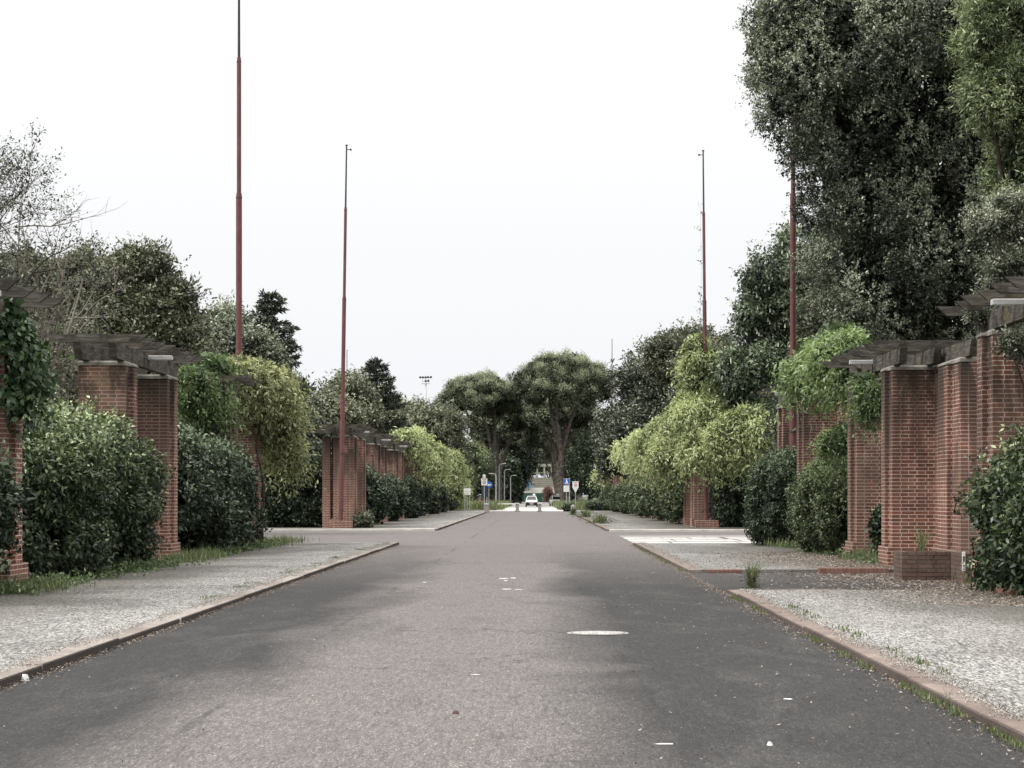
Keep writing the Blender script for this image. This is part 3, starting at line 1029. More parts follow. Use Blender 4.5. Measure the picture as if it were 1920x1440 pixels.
climber('ivy', 'dark ivy curtain on the pergola at the left frame edge',
    [B(10,640,.0089,30,50,.25), B(30,680,.0090,22,35,.25), B(-10,600,.0089,34,35,.3), B(12,715,.0089,26,15,.2)], 'ivy', 1300, .12, 73, droop=1.0, asp=.6, tint=(.1,.7))
climber('wisteria', 'pale yellow-green wisteria hood over the far left pergolas',
    [B(775,832,.0385,30,14,1.4), B(805,855,.043,28,22,1.5), B(835,878,.049,22,26,1.7), B(850,900,.054,15,24,1.8), B(790,858,.040,22,20,1.2), B(760,826,.0365,18,10,1.2)],
    'wisteria', 2600, .26, 74, tint=(.1,.7))
climber('wisteria', 'pale wisteria cone climbing the right flagpole past the side street',
    [B(1312,698,.0259,20,32,.6), B(1304,655,.0259,8,20,.35), B(1330,748,.0259,38,20,.8), B(1318,790,.0257,50,28,1.0), B(1300,762,.0259,30,18,.9), B(1396,796,.0249,42,16,1.0),
     B(1428,788,.0249,26,14,.9), B(1318,835,.0255,34,22,.7), B(1365,820,.0250,30,24,.8)],
    'wisteria', 5200, .20, 75, [((8.6,103,0),(8.3,102.8,3),(8.4,102.6,7))], tint=(.1,.75), inner=.35)
climber('wisteria', 'spreading pale wisteria over the first right pergolas past the street',
    [B(1245,815,.0290,38,18,2.3), B(1222,832,.031,28,16,2.3), B(1265,838,.028,34,20,1.8), B(1212,850,.033,20,12,2.0)], 'wisteria', 2200, .21, 76, tint=(.05,.65), inner=.35)
climber('wisteria', 'small yellow wisteria tuft on the far right pergola row',
    [B(1182,843,.042,15,11,1.5), B(1170,850,.044,14,9,1.3), B(1133,880,.055,10,14,1)], 'wisteria', 500, .24, 77, tint=(.4,.95))
climber('wisteria', 'fresh green wisteria bulging from the right pergola above the rounded hedge',
    [B(1545,675,.0142,40,22,.9), B(1580,662,.0138,36,24,.8), B(1512,700,.0145,22,16,.7), B(1600,690,.0136,20,22,.5), B(1570,640,.0142,26,12,.6)],
    'vine', 2600, .14, 78, tint=(.35,1.0), inner=.35)
climber('vine', 'leafy vine sprays hanging in front of the right brick pier',
    [B(1638,755,.0124,12,26,.15), B(1622,720,.0125,12,14,.2), B(1572,822,.0138,20,12,.3)], 'vine', 520, .11, 79, tint=(.1,.7), inner=.1)
# strand hanging beside the right pole
r = rng(5)
pts=[]; 
for py in list(range(540,650,6))+[385,395,425,430,470,492,495]:
    pts.append(W3(1313+r.normal(0,2), py+r.normal(0,2), .0258))
P = np.array(pts)
V,T = leaf_quads(P, np.tile([0,-1,0],(len(P),1)), 5, .06, .13, .35, r, .8, .3)
o = quad_mesh('vine_strand', V, T, M['grey_tree'])
rt = empty('hanging_vine', (8.0,103.2,0)); tag(rt, 'thin withered vine on the halyard beside the right flagpole', 'climber')
o.name='foliage'; o.parent = rt; o.location = (-8.0,-103.2,0)
mb = MB(); mb.tube([W3(1313,385,.0258),W3(1315,500,.0258),W3(1312,650,.0258)],[.006,.006,.006],5)
o = mb.build('halyard', M['steel'], rt); o.location = (-8.0,-103.2,0)

# ------------------------------------------------------------------ trees, left
def gb(px, u): return ((px-VX)*u, F*u, 0)
tree('magnolia_tree', 'broad brownish-green magnolia behind the bare-topped left pergola', 'tree', gb(245,.0222),
     [B(185,620,.0222,85,100), B(255,580,.0222,85,90), B(310,620,.0220,58,80), B(150,560,.0222,50,75), B(330,680,.0219,60,70), B(230,700,.0222,120,90)],
     'oak_brown', 8000, .17, 101, .3, tint=(.15,.75), k=8, lobes=26, droop=-.3, out=1.0)
tree('bushy_tree', 'grey-green bushy tree behind the nearer left flagpole', 'tree', gb(430,.026),
     [B(420,650,.0262,62,62), B(462,690,.026,50,70), B(400,700,.026,60,80), B(515,750,.026,45,60), B(440,625,.0264,45,38)],
     'oak', 5200, .18, 102, .3, tint=(.1,.7), k=8, lobes=22)
def conifer(name, label, px, ytop, ybot, u, hw, seed, n=26):
    r = rng(seed)
    root = empty(name, gb(px,u)); tag(root, label, 'conifer')
    zt = EYE+(VY-ytop)*u; zb_ = EYE+(VY-ybot)*u; rad = hw*u
    mb = MB(); mb.tube([(0,0,-.3),(0,0,zt*.6),(0,0,zt)],[.28,.16,.03],8); 
    Vs=[];Ts=[]
    for i in range(n*5):
        t_ = (i//5+.5)/n
        z = zt-(zt-zb_)*t_
        L = rad*(.12+.95*t_**.75)*r.uniform(.75,1.12)
        a = r.uniform(0,2*math.pi)
        m = max(4,int(L*9))
        s_ = np.linspace(.1,1,m)[:,None]
        d = np.array([math.cos(a), math.sin(a), 0])
        Pz = np.array([0,0,z]) + d*s_*L + np.array([0,0,1])*( -.10*L*s_ + .22*L*s_**2)
        mb.tube([Pz[0],Pz[m//2],Pz[-1]],[.05,.03,.012],4,False)
        side = np.array([-d[1],d[0],0])
        k = 5
        C = np.repeat(Pz,k,0) + side*(r.normal(0,1,(m*k,1))*L*.10*(1.15-np.repeat(s_,k,0)))
        V,T = leaf_quads(C, np.tile(d,(len(C),1)), 2, .07, .32, .3, r, .15, 1.3, np.clip(r.random(len(C)),0,1))
        Vs.append(V);Ts.append(T)
    mb.build('trunk', M['bark'], root)
    quad_mesh('crown', np.vstack(Vs), np.concatenate(Ts), M['conifer'], root)
    return root
conifer('spruce_tree', 'dark ragged spruce rising behind the grey-green tree on the left', 510, 548, 770, .031, 78, 201, 17)
conifer('cedar_tree', 'dark cedar with tiered drooping branches, left of the floodlight mast', 706, 674, 820, .046, 66, 202, 17)
tree('bushy_tree', 'olive-green bushy tree behind the farther left flagpole', 'tree', gb(640,.037),
     [B(650,768,.037,60,50), B(605,768,.037,30,42), B(665,800,.037,40,40), B(640,735,.037,24,24), B(580,785,.036,30,45), B(610,800,.036,60,50)],
     'oak_brown', 4200, .24, 103, .3, tint=(.15,.75), k=8, lobes=18)
tree('bushy_tree', 'tall dark tree between the spruce and the farther left flagpole', 'tree', gb(555,.034),
     [B(555,775,.034,42,52), B(560,820,.034,55,50), B(530,790,.034,40,60)], 'oak', 2200, .23, 104, .3, tint=(.05,.55), k=8)
tree('pale_tree', 'pale olive tree rising behind the yellow wisteria hood', 'tree', gb(800,.055),
     [B(815,812,.055,42,40), B(760,800,.055,46,40), B(780,790,.055,30,24), B(845,840,.056,30,36), B(730,805,.052,36,38)],
     'grey_tree', 3200, .32, 105, .35, tint=(.1,.7), k=8, lobes=16)
tree('round_tree', 'low dark tree under the floodlight mast', 'tree', gb(790,.075),
     [B(780,790,.075,46,24), B(820,785,.078,34,26), B(745,790,.073,30,22)], 'oak', 1500, .42, 106, .35, tint=(.1,.55), k=7)
tree('leafy_tree', 'fresh green tree behind the round blue sign', 'tree', gb(880,.078),
     [B(885,870,.078,30,42), B(865,900,.076,22,36), B(905,905,.080,22,38), B(870,860,.079,24,30)], 'privet', 2400, .3, 107, .3, tint=(.15,.8), k=7)
# bare sparse tree at the left edge
def sparse(name, label, base, tips, seed, leafmat_, nl, bark='twig_dark', leafn=5):
    r = rng(seed)
    root = empty(name, base); tag(root, label, 'tree')
    mb = MB(); base = np.array(base)
    C=[]
    def grow(p, d, L, rad, lev):
        m = 4
        pts=[p]
        for i in range(m):
            d = d + r.normal(0,.16,3); d[2] += .04; d = d/np.linalg.norm(d)
            pts.append(pts[-1]+d*L/m)
        mb.tube([q for q in pts], list(np.linspace(rad, rad*.45, m+1)), 5 if lev<2 else 3, False)
        if lev >= 3:
            C.extend(pts[2:]); return
        nb = [3,4,4,0][lev]
        for i in range(nb):
            q = pts[1+int(r.integers(0,m))]
            dd = d + r.normal(0,.62,3)*np.array([1,.6,1]); dd/=np.linalg.norm(dd)
            grow(q, dd, L*r.uniform(.45,.7), rad*.5, lev+1)
    for t_ in tips:
        t_ = np.array(t_) - base
        d = t_/np.linalg.norm(t_)
        st = t_*.0 + np.array([0,0,1.5+r.random()])
        v = t_-st
        mb.tube([np.array([0,0,-.3]), st*.6, st],[.16,.13,.12],7)
        mid = st + v*.55
        mb.tube([st, st+v*.28+r.normal(0,.12,3), mid],[.10,.07,.05],6)
        grow(mid, v/np.linalg.norm(v), np.linalg.norm(v)*.5, .045, 0)
        grow(st+v*.35, (v+r.normal(0,.5,3)*np.linalg.norm(v)*.3)/np.linalg.norm(v), np.linalg.norm(v)*.4, .04, 0)
    mb.build('trunk', M[bark], root)
    if nl:
        C = np.array(C); C = C[r.random(len(C)) < nl]
        V,T = leaf_quads(C, np.tile([0,-.5,.5],(len(C),1)), leafn, .1, .085, .42, r, .2, .4)
        quad_mesh('crown', V, T, M[leafmat_], root)
    return root
sparse('sparse_tree', 'thin half-bare tree reaching into the sky at the left frame edge', gb(-90,.0135),
       [W3(-35,440,.0135), W3(-70,400,.0135), W3(-5,500,.0135), W3(-20,520,.0135), W3(-80,430,.0137), W3(-50,480,.0137), W3(-12,460,.0137)], 301, 'oak', 1.0, 'twig_dark', 9)
sparse('dead_tree', 'bare arching branches over the left magnolia', gb(40,.0150),
       [W3(120,480,.0150), W3(70,440,.0150), W3(140,520,.0152), W3(90,520,.0150)], 302, 'grey_tree', 0, 'twig')
sparse('dead_shrub', 'tangle of pale dry twigs between the first two left pergolas', gb(95,.0125),
       [W3(60,640,.0122), W3(105,600,.0124), W3(140,660,.0126), W3(110,700,.0123), W3(135,590,.0125), W3(80,560,.0125)], 303, 'grey_tree', .5, 'twig', 4)
tree('leafy_tree', 'grey-green thicket behind the dry twigs on the left', 'tree', gb(80,.0195),
     [B(70,600,.0195,90,90), B(110,690,.0185,80,80), B(20,520,.0195,60,60), B(60,760,.0185,110,70)], 'grey_tree', 4200, .15, 108, .2, tint=(.0,.5), k=8, inner=.5)

# ------------------------------------------------------------------ trees, right
tree('holm_oak', 'huge dark holm oak filling the upper right corner', 'tree', (13.2,67.5,0),
     [B(1560,90,.0155,125,150,2.6), B(1500,60,.0155,85,70,2.2), B(1490,180,.0155,70,60,2.2), B(1540,240,.0155,75,70,2.3), B(1620,300,.0155,110,120,2.6), B(1612,400,.0155,76,80,2.2),
      B(1622,500,.0155,70,80,2.0), B(1675,565,.0155,98,90,2.4), B(1760,440,.0157,120,160,2.6), B(1730,180,.0157,130,200,3.0), B(1850,300,.0157,120,260,3.0), B(1800,560,.0157,100,90,2.2), B(1450,110,.0155,42,60,1.4),
      B(1640,0,.0156,160,80,3.0), B(1790,20,.0150,90,90,2.0)],
     'oak', 26000, .085, 401, .45, k=9, lobes=13, lob=.46, tint=(.0,.85), inner=.35, asp=.5, rough=.5)
tree('bay_tree', 'bright green long-leaved tree at the upper right frame edge', 'tree', (10.9,44.5,0),
     [B(1895,60,.0110,95,100,1.0), B(1905,180,.0110,85,90,1.0), B(1940,300,.0110,80,80,1.0), B(1845,80,.0110,50,56,.8), B(1925,370,.0110,60,60,.8), B(1850,190,.0110,50,50,.8)],
     'willow', 4600, .10, 402, .2, k=9, lobes=26, tint=(.15,.8), asp=.24, out=1.2, inner=.35)
tree('grey_oak', 'silvery small-leaved branches hanging before the nearest right wall', 'tree', (10.6,37.5,0),
     [B(1900,395,.0094,50,26,.4), B(1850,420,.0094,34,16,.3), B(1895,500,.0094,56,26,.4), B(1835,590,.0094,32,18,.25), B(1900,585,.0093,50,30,.35), B(1910,645,.0090,34,26,.25), B(1868,548,.0095,38,18,.3), B(1930,450,.0094,50,40,.5)],
     'greyleaf', 2600, .065, 403, .08, k=8, lobes=14, tint=(.1,.85), asp=.36, inner=.15, rough=.6)
tree('evergreen_thicket', 'shaded evergreen undergrowth below the holm oak behind the right wall', 'tree', gb(1700,.0185),
     [B(1600,760,.0185,70,110), B(1700,760,.0185,80,140), B(1800,740,.0185,90,160), B(1900,740,.0185,90,170), B(1520,800,.0195,60,90)], 'laurel_dk', 3600, .13, 409, .2, k=8, tint=(.0,.35), inner=.6)
tree('evergreen_thicket', 'dark laurel thicket behind the first wall at the right frame edge', 'tree', gb(1960,.0125),
     [B(1960,850,.0122,110,180,1.2)], 'laurel_dk', 1400, .12, 410, .15, k=8, tint=(.0,.35), inner=.6)
ch = tree('horse_chestnut', 'horse chestnut with white flower candles behind the right flagpole', 'tree', gb(1480,.0255),
     [B(1462,560,.0255,66,78), B(1510,525,.0255,72,84), B(1428,620,.0255,42,58), B(1490,640,.0255,75,90), B(1400,710,.0255,50,60), B(1450,730,.0255,60,60), B(1560,600,.0255,70,110)],
     'chestnut', 6500, .20, 404, .35, k=8, lobes=26, tint=(.15,.75), asp=.42, droop=.8)
r = rng(77)
mb = MB()
for i in range(150):
    b = [B(1450,545,.0255,70,85), B(1510,520,.0255,75,90), B(1420,610,.0255,42,60), B(1490,640,.0255,75,90), B(1400,710,.0255,50,60), B(1450,730,.0255,60,60)][int(r.integers(0,6))]
    d = unit(r.normal(0,1,(1,3)))[0]; d[1] = -abs(d[1])
    p = np.array(b[:3]) + d*np.array(b[3:6])*1.08 - np.array(gb(1480,.0255))
    mb.tube([p, p+np.array([0,0,.09]), p+np.array([0,0,.2])],[.032,.028,.008],5)
cn = mb.build('flower_candle', M['candle'], ch); cn['kind'] = 'stuff'
tree('dark_tree', 'large dark round tree left of the pale wisteria cone', 'tree', gb(1215,.047),
     [B(1215,755,.047,64,66), B(1168,805,.047,44,60), B(1260,700,.047,70,66), B(1225,830,.046,75,60), B(1160,860,.046,42,50), B(1290,760,.046,60,80), B(1310,850,.046,90,60)],
     'oak', 6500, .27, 405, .45, k=8, lobes=24, tint=(.0,.5))
tree('pale_tree', 'grey-brown tree crown behind the wisteria cone on the right', 'tree', gb(1330,.040),
     [B(1320,680,.040,60,50), B(1270,670,.041,55,42), B(1360,700,.039,58,62), B(1290,650,.042,36,24)], 'grey_tree', 3000, .25, 406, .35, k=8, lobes=20, tint=(.0,.5))
tree('dark_tree', 'shaded evergreen behind the white pointed sign', 'tree', gb(1105,.079),
     [B(1105,890,.079,36,52), B(1120,850,.079,30,40), B(1085,905,.082,18,38), B(1150,900,.075,40,45)], 'laurel_dk', 2600, .32, 407, .35, k=7, tint=(.05,.6))
tree('brown_tree', 'dusty brown-green shrub tree below the horse chestnut on the right', 'tree', gb(1540,.0215),
     [B(1545,620,.0215,42,60), B(1530,680,.0215,46,45), B(1600,690,.0205,70,60)], 'grey_tree', 2000, .15, 408, .2, k=8, tint=(.0,.35))

# ------------------------------------------------------------------ stone pines
def pine(px, pyc, u, hw, hh, seed, label, pxb, forks=3, r0=.55, npom=70, n=3000, leaf=.33, lean=0):
    r = rng(seed)
    base = gb(pxb,u)
    root = empty('stone_pine', base); tag(root, label, 'pine tree', 'stone pines lining the far avenue')
    npom = int(npom*1.6)
    cx,cy,cz = W3(px,pyc,u); cx-=base[0]; cy-=base[1]
    rx, rz = hw*u, hh*u
    blobs=[]
    for i in range(npom):
        a = r.uniform(0,2*math.pi); q = math.sqrt(r.random())
        x = math.cos(a)*q; y = math.sin(a)*q
        z = math.sqrt(max(0,1-q*q*.92))
        s_ = rx*.19*r.uniform(.75,1.25)
        z0 = rz*(z*1.25-.62) + (r.normal(0,.08)-.14*(r.random()<.3))*rz
        blobs.append((cx+x*rx*.93, cy+y*rx*.93, cz+z0, s_*1.1, s_*1.1, s_*.55))
    mb = MB()
    fz = cz*.46
    f0 = np.array([lean,0,fz])
    mb.tube([(0,0,-.3),(0,0,.5),(lean*.4,0,fz*.5),f0],[r0*1.35,r0,r0*.82,r0*.75],12)
    for j in range(forks):
        t_ = np.array([cx+rx*.45*math.cos(j*2.2+seed), cy+rx*.3*math.sin(j*2.2+seed), cz-rz*.15])
        m1 = f0+(t_-f0)*.45+np.array([r.normal(0,.3),0,.4])
        mb.tube([f0-np.array([0,0,.5]), m1, t_],[r0*.58,r0*.42,r0*.2],8)
        for b_ in [blobs[int(r.integers(0,npom))] for _ in range(9)]:
            e_ = np.array(b_[:3]); st = m1+(t_-m1)*r.random()
            mid = (st+e_)/2 - np.array([0,0,.5])
            mb.tube([st,mid,e_],[r0*.18,r0*.11,r0*.05],5,False)
    mb.build('trunk', M['pine_bark'], root)
    foliage('crown', blobs, M['pine'], n*1.25, leaf, seed, root, k=8, lobes=3, lob=.5, tint=(.05,.7), asp=.3, droop=-.6, out=1.0, below=.4, inner=.5, spread=.45, topy=.8)
    return root
LEFTU = [.0800,.0865,.094,.103,.114,.127,.142,.160]
RIGHTU = [.0790,.0850,.092,.100,.110,.122,.136,.152]
ln = ['nearest','second','third','fourth','fifth','sixth','seventh','farthest']
for i,u in enumerate(LEFTU):
    pb = VX - 6.3/u + (0 if i else 2)
    if i == 0: pine(898,750,u,76,54,501,'nearest stone pine of the left avenue row, domed crown over forked trunk', 921, 3, .46, 85, 9000, .24, .2)
    else:
        hw = 5.6/u; zc = 14.6-.75*i
        pine(VX-5.4/u, VY-(zc-EYE)/u, u, hw, (3.8+.25*i)/u, 510+i, ln[i]+' stone pine of the left avenue row', pb, 3, .40, 45, 2200, .34)
for i,u in enumerate(RIGHTU):
    pb = VX + 4.4/u
    if i == 0: pine(1054,724,u,95,70,530,'nearest stone pine of the right avenue row, tallest crown', 1057, 3, .55, 115, 12000, .24, -.3)
    else:
        hw = 6.0/u; zc = 15.0-.8*i
        pine(VX+4.0/u, VY-(zc-EYE)/u, u, hw, (4.1+.25*i)/u, 540+i, ln[i]+' stone pine of the right avenue row', pb, 3, .40, 45, 2200, .34, -.8)
# shrubs and understory along the avenue
hedge('bush', 'dark shrub mass under the left row of stone pines', -9.5,-3.9,380,440,8.5,'laurel_dk',2200,.5,61, group=None, e=2, cat='shrub', lobes=14)
tree('dark_tree', 'dark evergreen closing the left side of the avenue end', 'tree', gb(975,.103),
     [B(972,885,.103,24,34,3), B(990,862,.104,20,22,3)], 'laurel_dk', 900, .4, 64, .3, k=7, tint=(.0,.4))
hedge('bush', 'small pink-flowering shrub beside the green fence', 1.9,3.0,440,444,3.8,'pinkbush',300,.3,62, group=None, e=2, cat='shrub', lobes=8)
def wood(name, label, blobs, mat, n, leaf, seed):
    o = foliage(name, blobs, M[mat], n, leaf, seed, None, k=7, lobes=14, tint=(.0,.5), inner=.5, zmin=0)
    tag(o, label, 'trees', None, 'stuff'); return o
r_ = random.Random(12)
bl = []
for i in range(46):
    x = r_.uniform(-110,-13); y = r_.uniform(300,420); bl.append((x,y,r_.uniform(4,7),7,6,r_.uniform(6,9)))
for i in range(46):
    x = r_.uniform(13,110); y = r_.uniform(300,420); bl.append((x,y,r_.uniform(4,7),7,6,r_.uniform(6,9)))
wood('far_woodland', 'dark woodland behind both rows of stone pines', bl, 'chestnut', 9000, .6, 63)
bl = []
for i in range(26):
    for s_ in (-1,1):
        bl.append((s_*r_.uniform(13,60), r_.uniform(120,280), r_.uniform(2,4), 5,5, r_.uniform(3.5,5)))
wood('garden_thicket', 'mixed thicket behind the pergola rows', bl, 'oak', 9000, .36, 64)

# ------------------------------------------------------------------ grandstand at the end of the avenue
gs = empty('grandstand', (1.3, 470, 0)); tag(gs, 'pale stepped grandstand closing the view at the end of the avenue', 'building')
U = 470/F
mb = MB()
for i in range(7):
    z0 = 2.6+i*.42
    mb.box(-9,9,i*1.0,i*1.0+9-i*1.0,z0-.2 if i else 0,z0+.42)
mb.build('terrace', M['stand'], gs)
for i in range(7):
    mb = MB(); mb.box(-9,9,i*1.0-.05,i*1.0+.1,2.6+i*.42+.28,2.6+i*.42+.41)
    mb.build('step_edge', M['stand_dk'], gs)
mb = MB(); mb.box(-9,9,-1.2,-.3,2.05,3.2,.05); mb.build('parapet', M['offwhite'], gs)
mb = MB()
for x in np.arange(-6,7,1.6): mb.box(x,x+.35,7.2,7.6,5.5,8.0)
mb.box(-6,6.8,7.19,7.61,6.5,6.65); mb.box(-6,6.8,7.15,7.65,8.0,8.6)
mb.build('top_frame', M['stand'], gs)
mb = MB(); mb.prof([(-4.6,3.2),(-2.0,3.2),(-3.2,5.6),(-4.4,5.6)],'y',-1.6,-1.4); mb.build('stair_panel', M['bluepanel'], gs)
mb = MB(); mb.prof([(-7.5,3.2),(-4.7,3.2),(-4.7,4.4),(-6.2,4.2)],'y',-1.5,-1.3); mb.build('canopy', M['white'], gs)
fn = empty('green_fence', (-.0, 452, 0)); tag(fn, 'dark green fence panels below the grandstand', 'fence')
for i in range(5):
    mb = MB(); x = -3.6+i*1.25; mb.box(x,x+1.22,0,.08,.15,2.05); mb.build('panel', M['green'], fn)
for i in range(6):
    mb = MB(); x = -3.62+i*1.25; mb.box(x-.03,x+.03,-.05,.12,0,2.15); mb.build('post', M['stand_dk'], fn)
gpst = empty('gate_pier', (2.9,446,0)); tag(gpst,'terracotta gate pier right of the green fence','pier')
mb = MB(); mb.box(-.35,.35,-.3,.3,0,3.0,.05); mb.build('shaft', M['terracotta'], gpst)
mb = MB(); mb.box(-.45,.45,-.4,.4,3.002,3.25,.05); mb.build('cap', M['stone'], gpst)

# ------------------------------------------------------------------ cars
def car(name, label, loc, rz, view='front'):
    c = empty(name, loc, rz); tag(c, label, 'car', 'white cars')
    Wd, L = .80, 3.8
    mb = MB()
    def sect(y, zs):  # zs list of (halfwidth,z)
        return [(-w,y,z) for w,z in zs] + [(w,y,z) for w,z in zs[::-1]]
    secs = [sect(-1.9,[(.62,.35),(.76,.45),(.78,.62),(.70,.76)]), sect(-1.75,[(.70,.25),(.80,.45),(.81,.66),(.74,.82)]),
            sect(-.9,[(.74,.22),(.82,.45),(.82,.78),(.76,.93)]), sect(.9,[(.74,.22),(.82,.45),(.82,.80),(.76,.95)]),
            sect(1.7,[(.72,.25),(.80,.45),(.80,.80),(.73,.93)]), sect(1.88,[(.64,.35),(.74,.45),(.76,.75),(.68,.86)])]
    n = 8; vs = [p for s_ in secs for p in s_]; fs=[tuple(range(n)), tuple(range(len(vs)-n,len(vs)))[::-1]]
    for i in range(len(secs)-1):
        for k in range(n):
            l=(k+1)%n; fs.append((i*n+k,(i+1)*n+k,(i+1)*n+l,i*n+l))
    mb.add(vs,fs)
    mb.build('body', M['white'], c)
    mb = MB()
    lo = [(-.74,-.85,.92),(.74,-.85,.92),(.74,1.55,.93),(-.74,1.55,.93)]
    hi = [(-.58,-.25,1.40),(.58,-.25,1.40),(.58,1.15,1.42),(-.58,1.15,1.42)]
    mb.add(lo+hi,[(0,1,5,4),(1,2,6,5),(2,3,7,6),(3,0,4,7)])
    mb.build('glazing', M['glass'], c)
    mb = MB(); mb.box(-.6,.6,-.3,1.2,1.40,1.46,.03)
    for p,q in zip(lo,hi): mb.tube([p,q],[.045,.04],6)
    mb.build('roof', M['white'], c)
    for x in (-.74,.74):
        for y in (-1.2,1.15):
            mb = MB(); mb.tube([(x-.09,y,.29),(x+.09,y,.29)],[.29,.29],18); w_ = mb.build('wheel', M['black'], c)
            mb = MB(); xo = x + (.095 if x>0 else -.095); mb.tube([(xo-.01,y,.29),(xo+.01,y,.29)],[.17,.17],14); mb.build('rim', M['steel'], w_)
    mb = MB(); mb.box(-.78,.78,-1.99,-1.80,.20,.60,.05); mb.build('bumper', M['black'], c)
    mb = MB(); mb.box(-.26,.26,-2.02,-1.992,.36,.46); mb.build('licence_plate', M['offwhite'], c)
    for x in (-.6,.6):
        mb = MB(); mb.box(x-.13,x+.13,-1.95,-1.80,.615,.74,.03); mb.build('headlight', M['steel'], c)
    for x in (-.86,.86):
        mb = MB(); mb.box(x-.07,x+.07,-.75,-.62,.95,1.08,.03); mb.build('mirror', M['black'], c)
    return c
c1 = car('parked_car', 'white hatchback with roof rack, alone in the middle of the far road', (-.6, 292, .02), 0)
mb = MB()
for y in (0,.8): mb.box(-.62,.62,y,y+.05,1.50,1.54); 
mb.box(-.58,-.53,-.1,1.0,1.46,1.50); mb.box(.53,.58,-.1,1.0,1.46,1.50)
mb.build('roof_rack', M['steel'], c1)
mb = MB(); mb.box(.15,.5,.1,.6,1.545,1.78,.05); mb.build('roof_box', M['white'], c1)
mb = MB(); mb.tube([(.08,.9,1.45),(.08,1.1,2.6)],[.012,.006],5); mb.build('aerial', M['black'], c1)
c2 = copy_tree(c1); c2.location = (3.0, 318, .02)
c2.rotation_euler = (0,0,R(8))
tag(c2, 'white car half hidden behind the right pine trunk', 'car', 'white cars')

# ------------------------------------------------------------------ street furniture
def bollard(px, py, label, kind=0):
    u = EYE/(py-VY); h = 15*u*1.0
    b = empty('bollard', ((px-VX)*u, u*F, 0)); tag(b, label, 'bollard', 'concrete bollards')
    mb = MB()
    if kind == 0:
        mb.box(-.17,.17,-.17,.17,.10,.78,.04); mb.build('shaft', M['concrete_dk'], b)
        mb = MB(); mb.box(-.26,.26,-.26,.26,0,.1,.02); mb.build('base', M['stone'], b)
        mb = MB(); mb.box(-.21,.21,-.21,.21,.781,.86,.03); mb.build('cap', M['offwhite'], b)
    else:
        mb.tube([(0,0,0),(0,0,.55),(0,0,.66),(0,0,.74)],[.22,.21,.17,.06],16); mb.build('shaft', M['concrete_dk'], b)
        mb = MB(); mb.tube([(0,0,0),(0,0,.06)],[.27,.25],16); mb.build('base', M['stone'], b)
    return b
bollard(970, 959.5, 'square concrete bollard at the road end, left of the white car')
bollard(1012, 959.5, 'square concrete bollard at the road end, right of the white car')
bollard(912, 962, 'square concrete bollard on the left kerb end below the round blue sign')
bollard(1074.5, 961, 'round-topped concrete bollard beside the white pointed sign', 1)
# chain rail between
rl_ = empty('guard_rail', (-1.2,233,0)); tag(rl_, 'low pale rail across the road behind the bollards', 'rail')
mb = MB(); mb.box(-3.0,-.6,0,.08,.62,.74,.01); mb.build('rail', M['offwhite'], rl_)
for x in (-2.9,-.75):
    mb = MB(); mb.box(x,x+.08,.001,.079,0,.62); mb.build('post', M['steel'], rl_)

def circ(mb, cx, y, cz, r0, r1, n=28, a0=0, a1=360):
    vs=[]
    for rr in (r0,r1):
        for i in range(n+1):
            a=R(a0+(a1-a0)*i/n); vs.append((cx+rr*math.cos(a),y,cz+rr*math.sin(a)))
    mb.add(vs,[(i,i+1,n+1+i+1,n+1+i) for i in range(n)])
def disc(mb, cx, y, cz, rr, th=.02, n=28):
    mb.prof([(cx+rr*math.cos(2*math.pi*i/n), cz+rr*math.sin(2*math.pi*i/n)) for i in range(n)],'y',y,y+th)

SU = .0535
def post(root, x, z0, z1, rr=.035, y=0.03):
    mb = MB(); mb.tube([(x,y,z0),(x,y,z1)],[rr,rr],10); return mb.build('post', M['steel'], root)
# left: tow-away square sign
s1 = empty('traffic_sign', gb(908,SU)); tag(s1, 'square white prohibition sign on a grey post, left of the avenue', 'road sign')
post(s1, .0, 0, 3.7, .05)
mb = MB(); mb.box(-.30,.30,-.03,-.005,2.62,3.30,.01); pb_ = mb.build('panel', M['white'], s1)
mb = MB(); circ(mb,0,-.034,2.90,.125,.17); mb.prof([(-.09,2.79),(-.06,2.77),(.10,3.01),(.07,3.03)],'y',-.040,-.036); mb.build('prohibition_ring', M['black'], pb_)
mb = MB(); mb.box(-.22,.22,-.036,-.032,3.14,3.19); mb.build('red_lettering', M['red'], pb_)
mb = MB(); mb.box(-.15,.13,-.08,.1,3.32,3.68,.04); mb.build('control_box', M['offwhite'], s1)
mb = MB(); mb.box(-.28,.36,.09,.12,1.45,2.55,.01); mb.build('rear_panel', M['signback'], s1)
s2 = empty('traffic_sign', gb(917.5,.0545)); tag(s2, 'round blue sign with a white arrow beside the square white sign', 'road sign')
post(s2, -.05, 0, 2.6)
mb = MB(); disc(mb,0,-.02,2.70,.33); dn = mb.build('panel', M['blue'], s2)
mb = MB(); mb.prof([(-.2,2.62),(-.02,2.54),(-.06,2.62),(.2,2.62),(.2,2.74),(-.05,2.74),(-.02,2.84)][::-1],'y',-.03,-.024); mb.build('arrow', M['white'], dn)
# left: two-post info board
s3 = empty('information_board', gb(876,.0515)); tag(s3, 'small white two-panel board on twin posts by the left wisteria', 'sign')
for x in (-.24,.0,.24): post(s3, x, 0, 2.55 if x else 1.9, .028)
mb = MB(); mb.box(-.33,.33,-.03,0,1.98,2.28,.008); mb.build('panel', M['white'], s3)
mb = MB(); mb.box(-.33,.33,-.03,0,1.66,1.94,.008); p3 = mb.build('panel', M['white'], s3)
mb = MB(); mb.box(-.25,.15,-.034,-.031,1.78,1.80); mb.build('lettering', M['black'], p3)
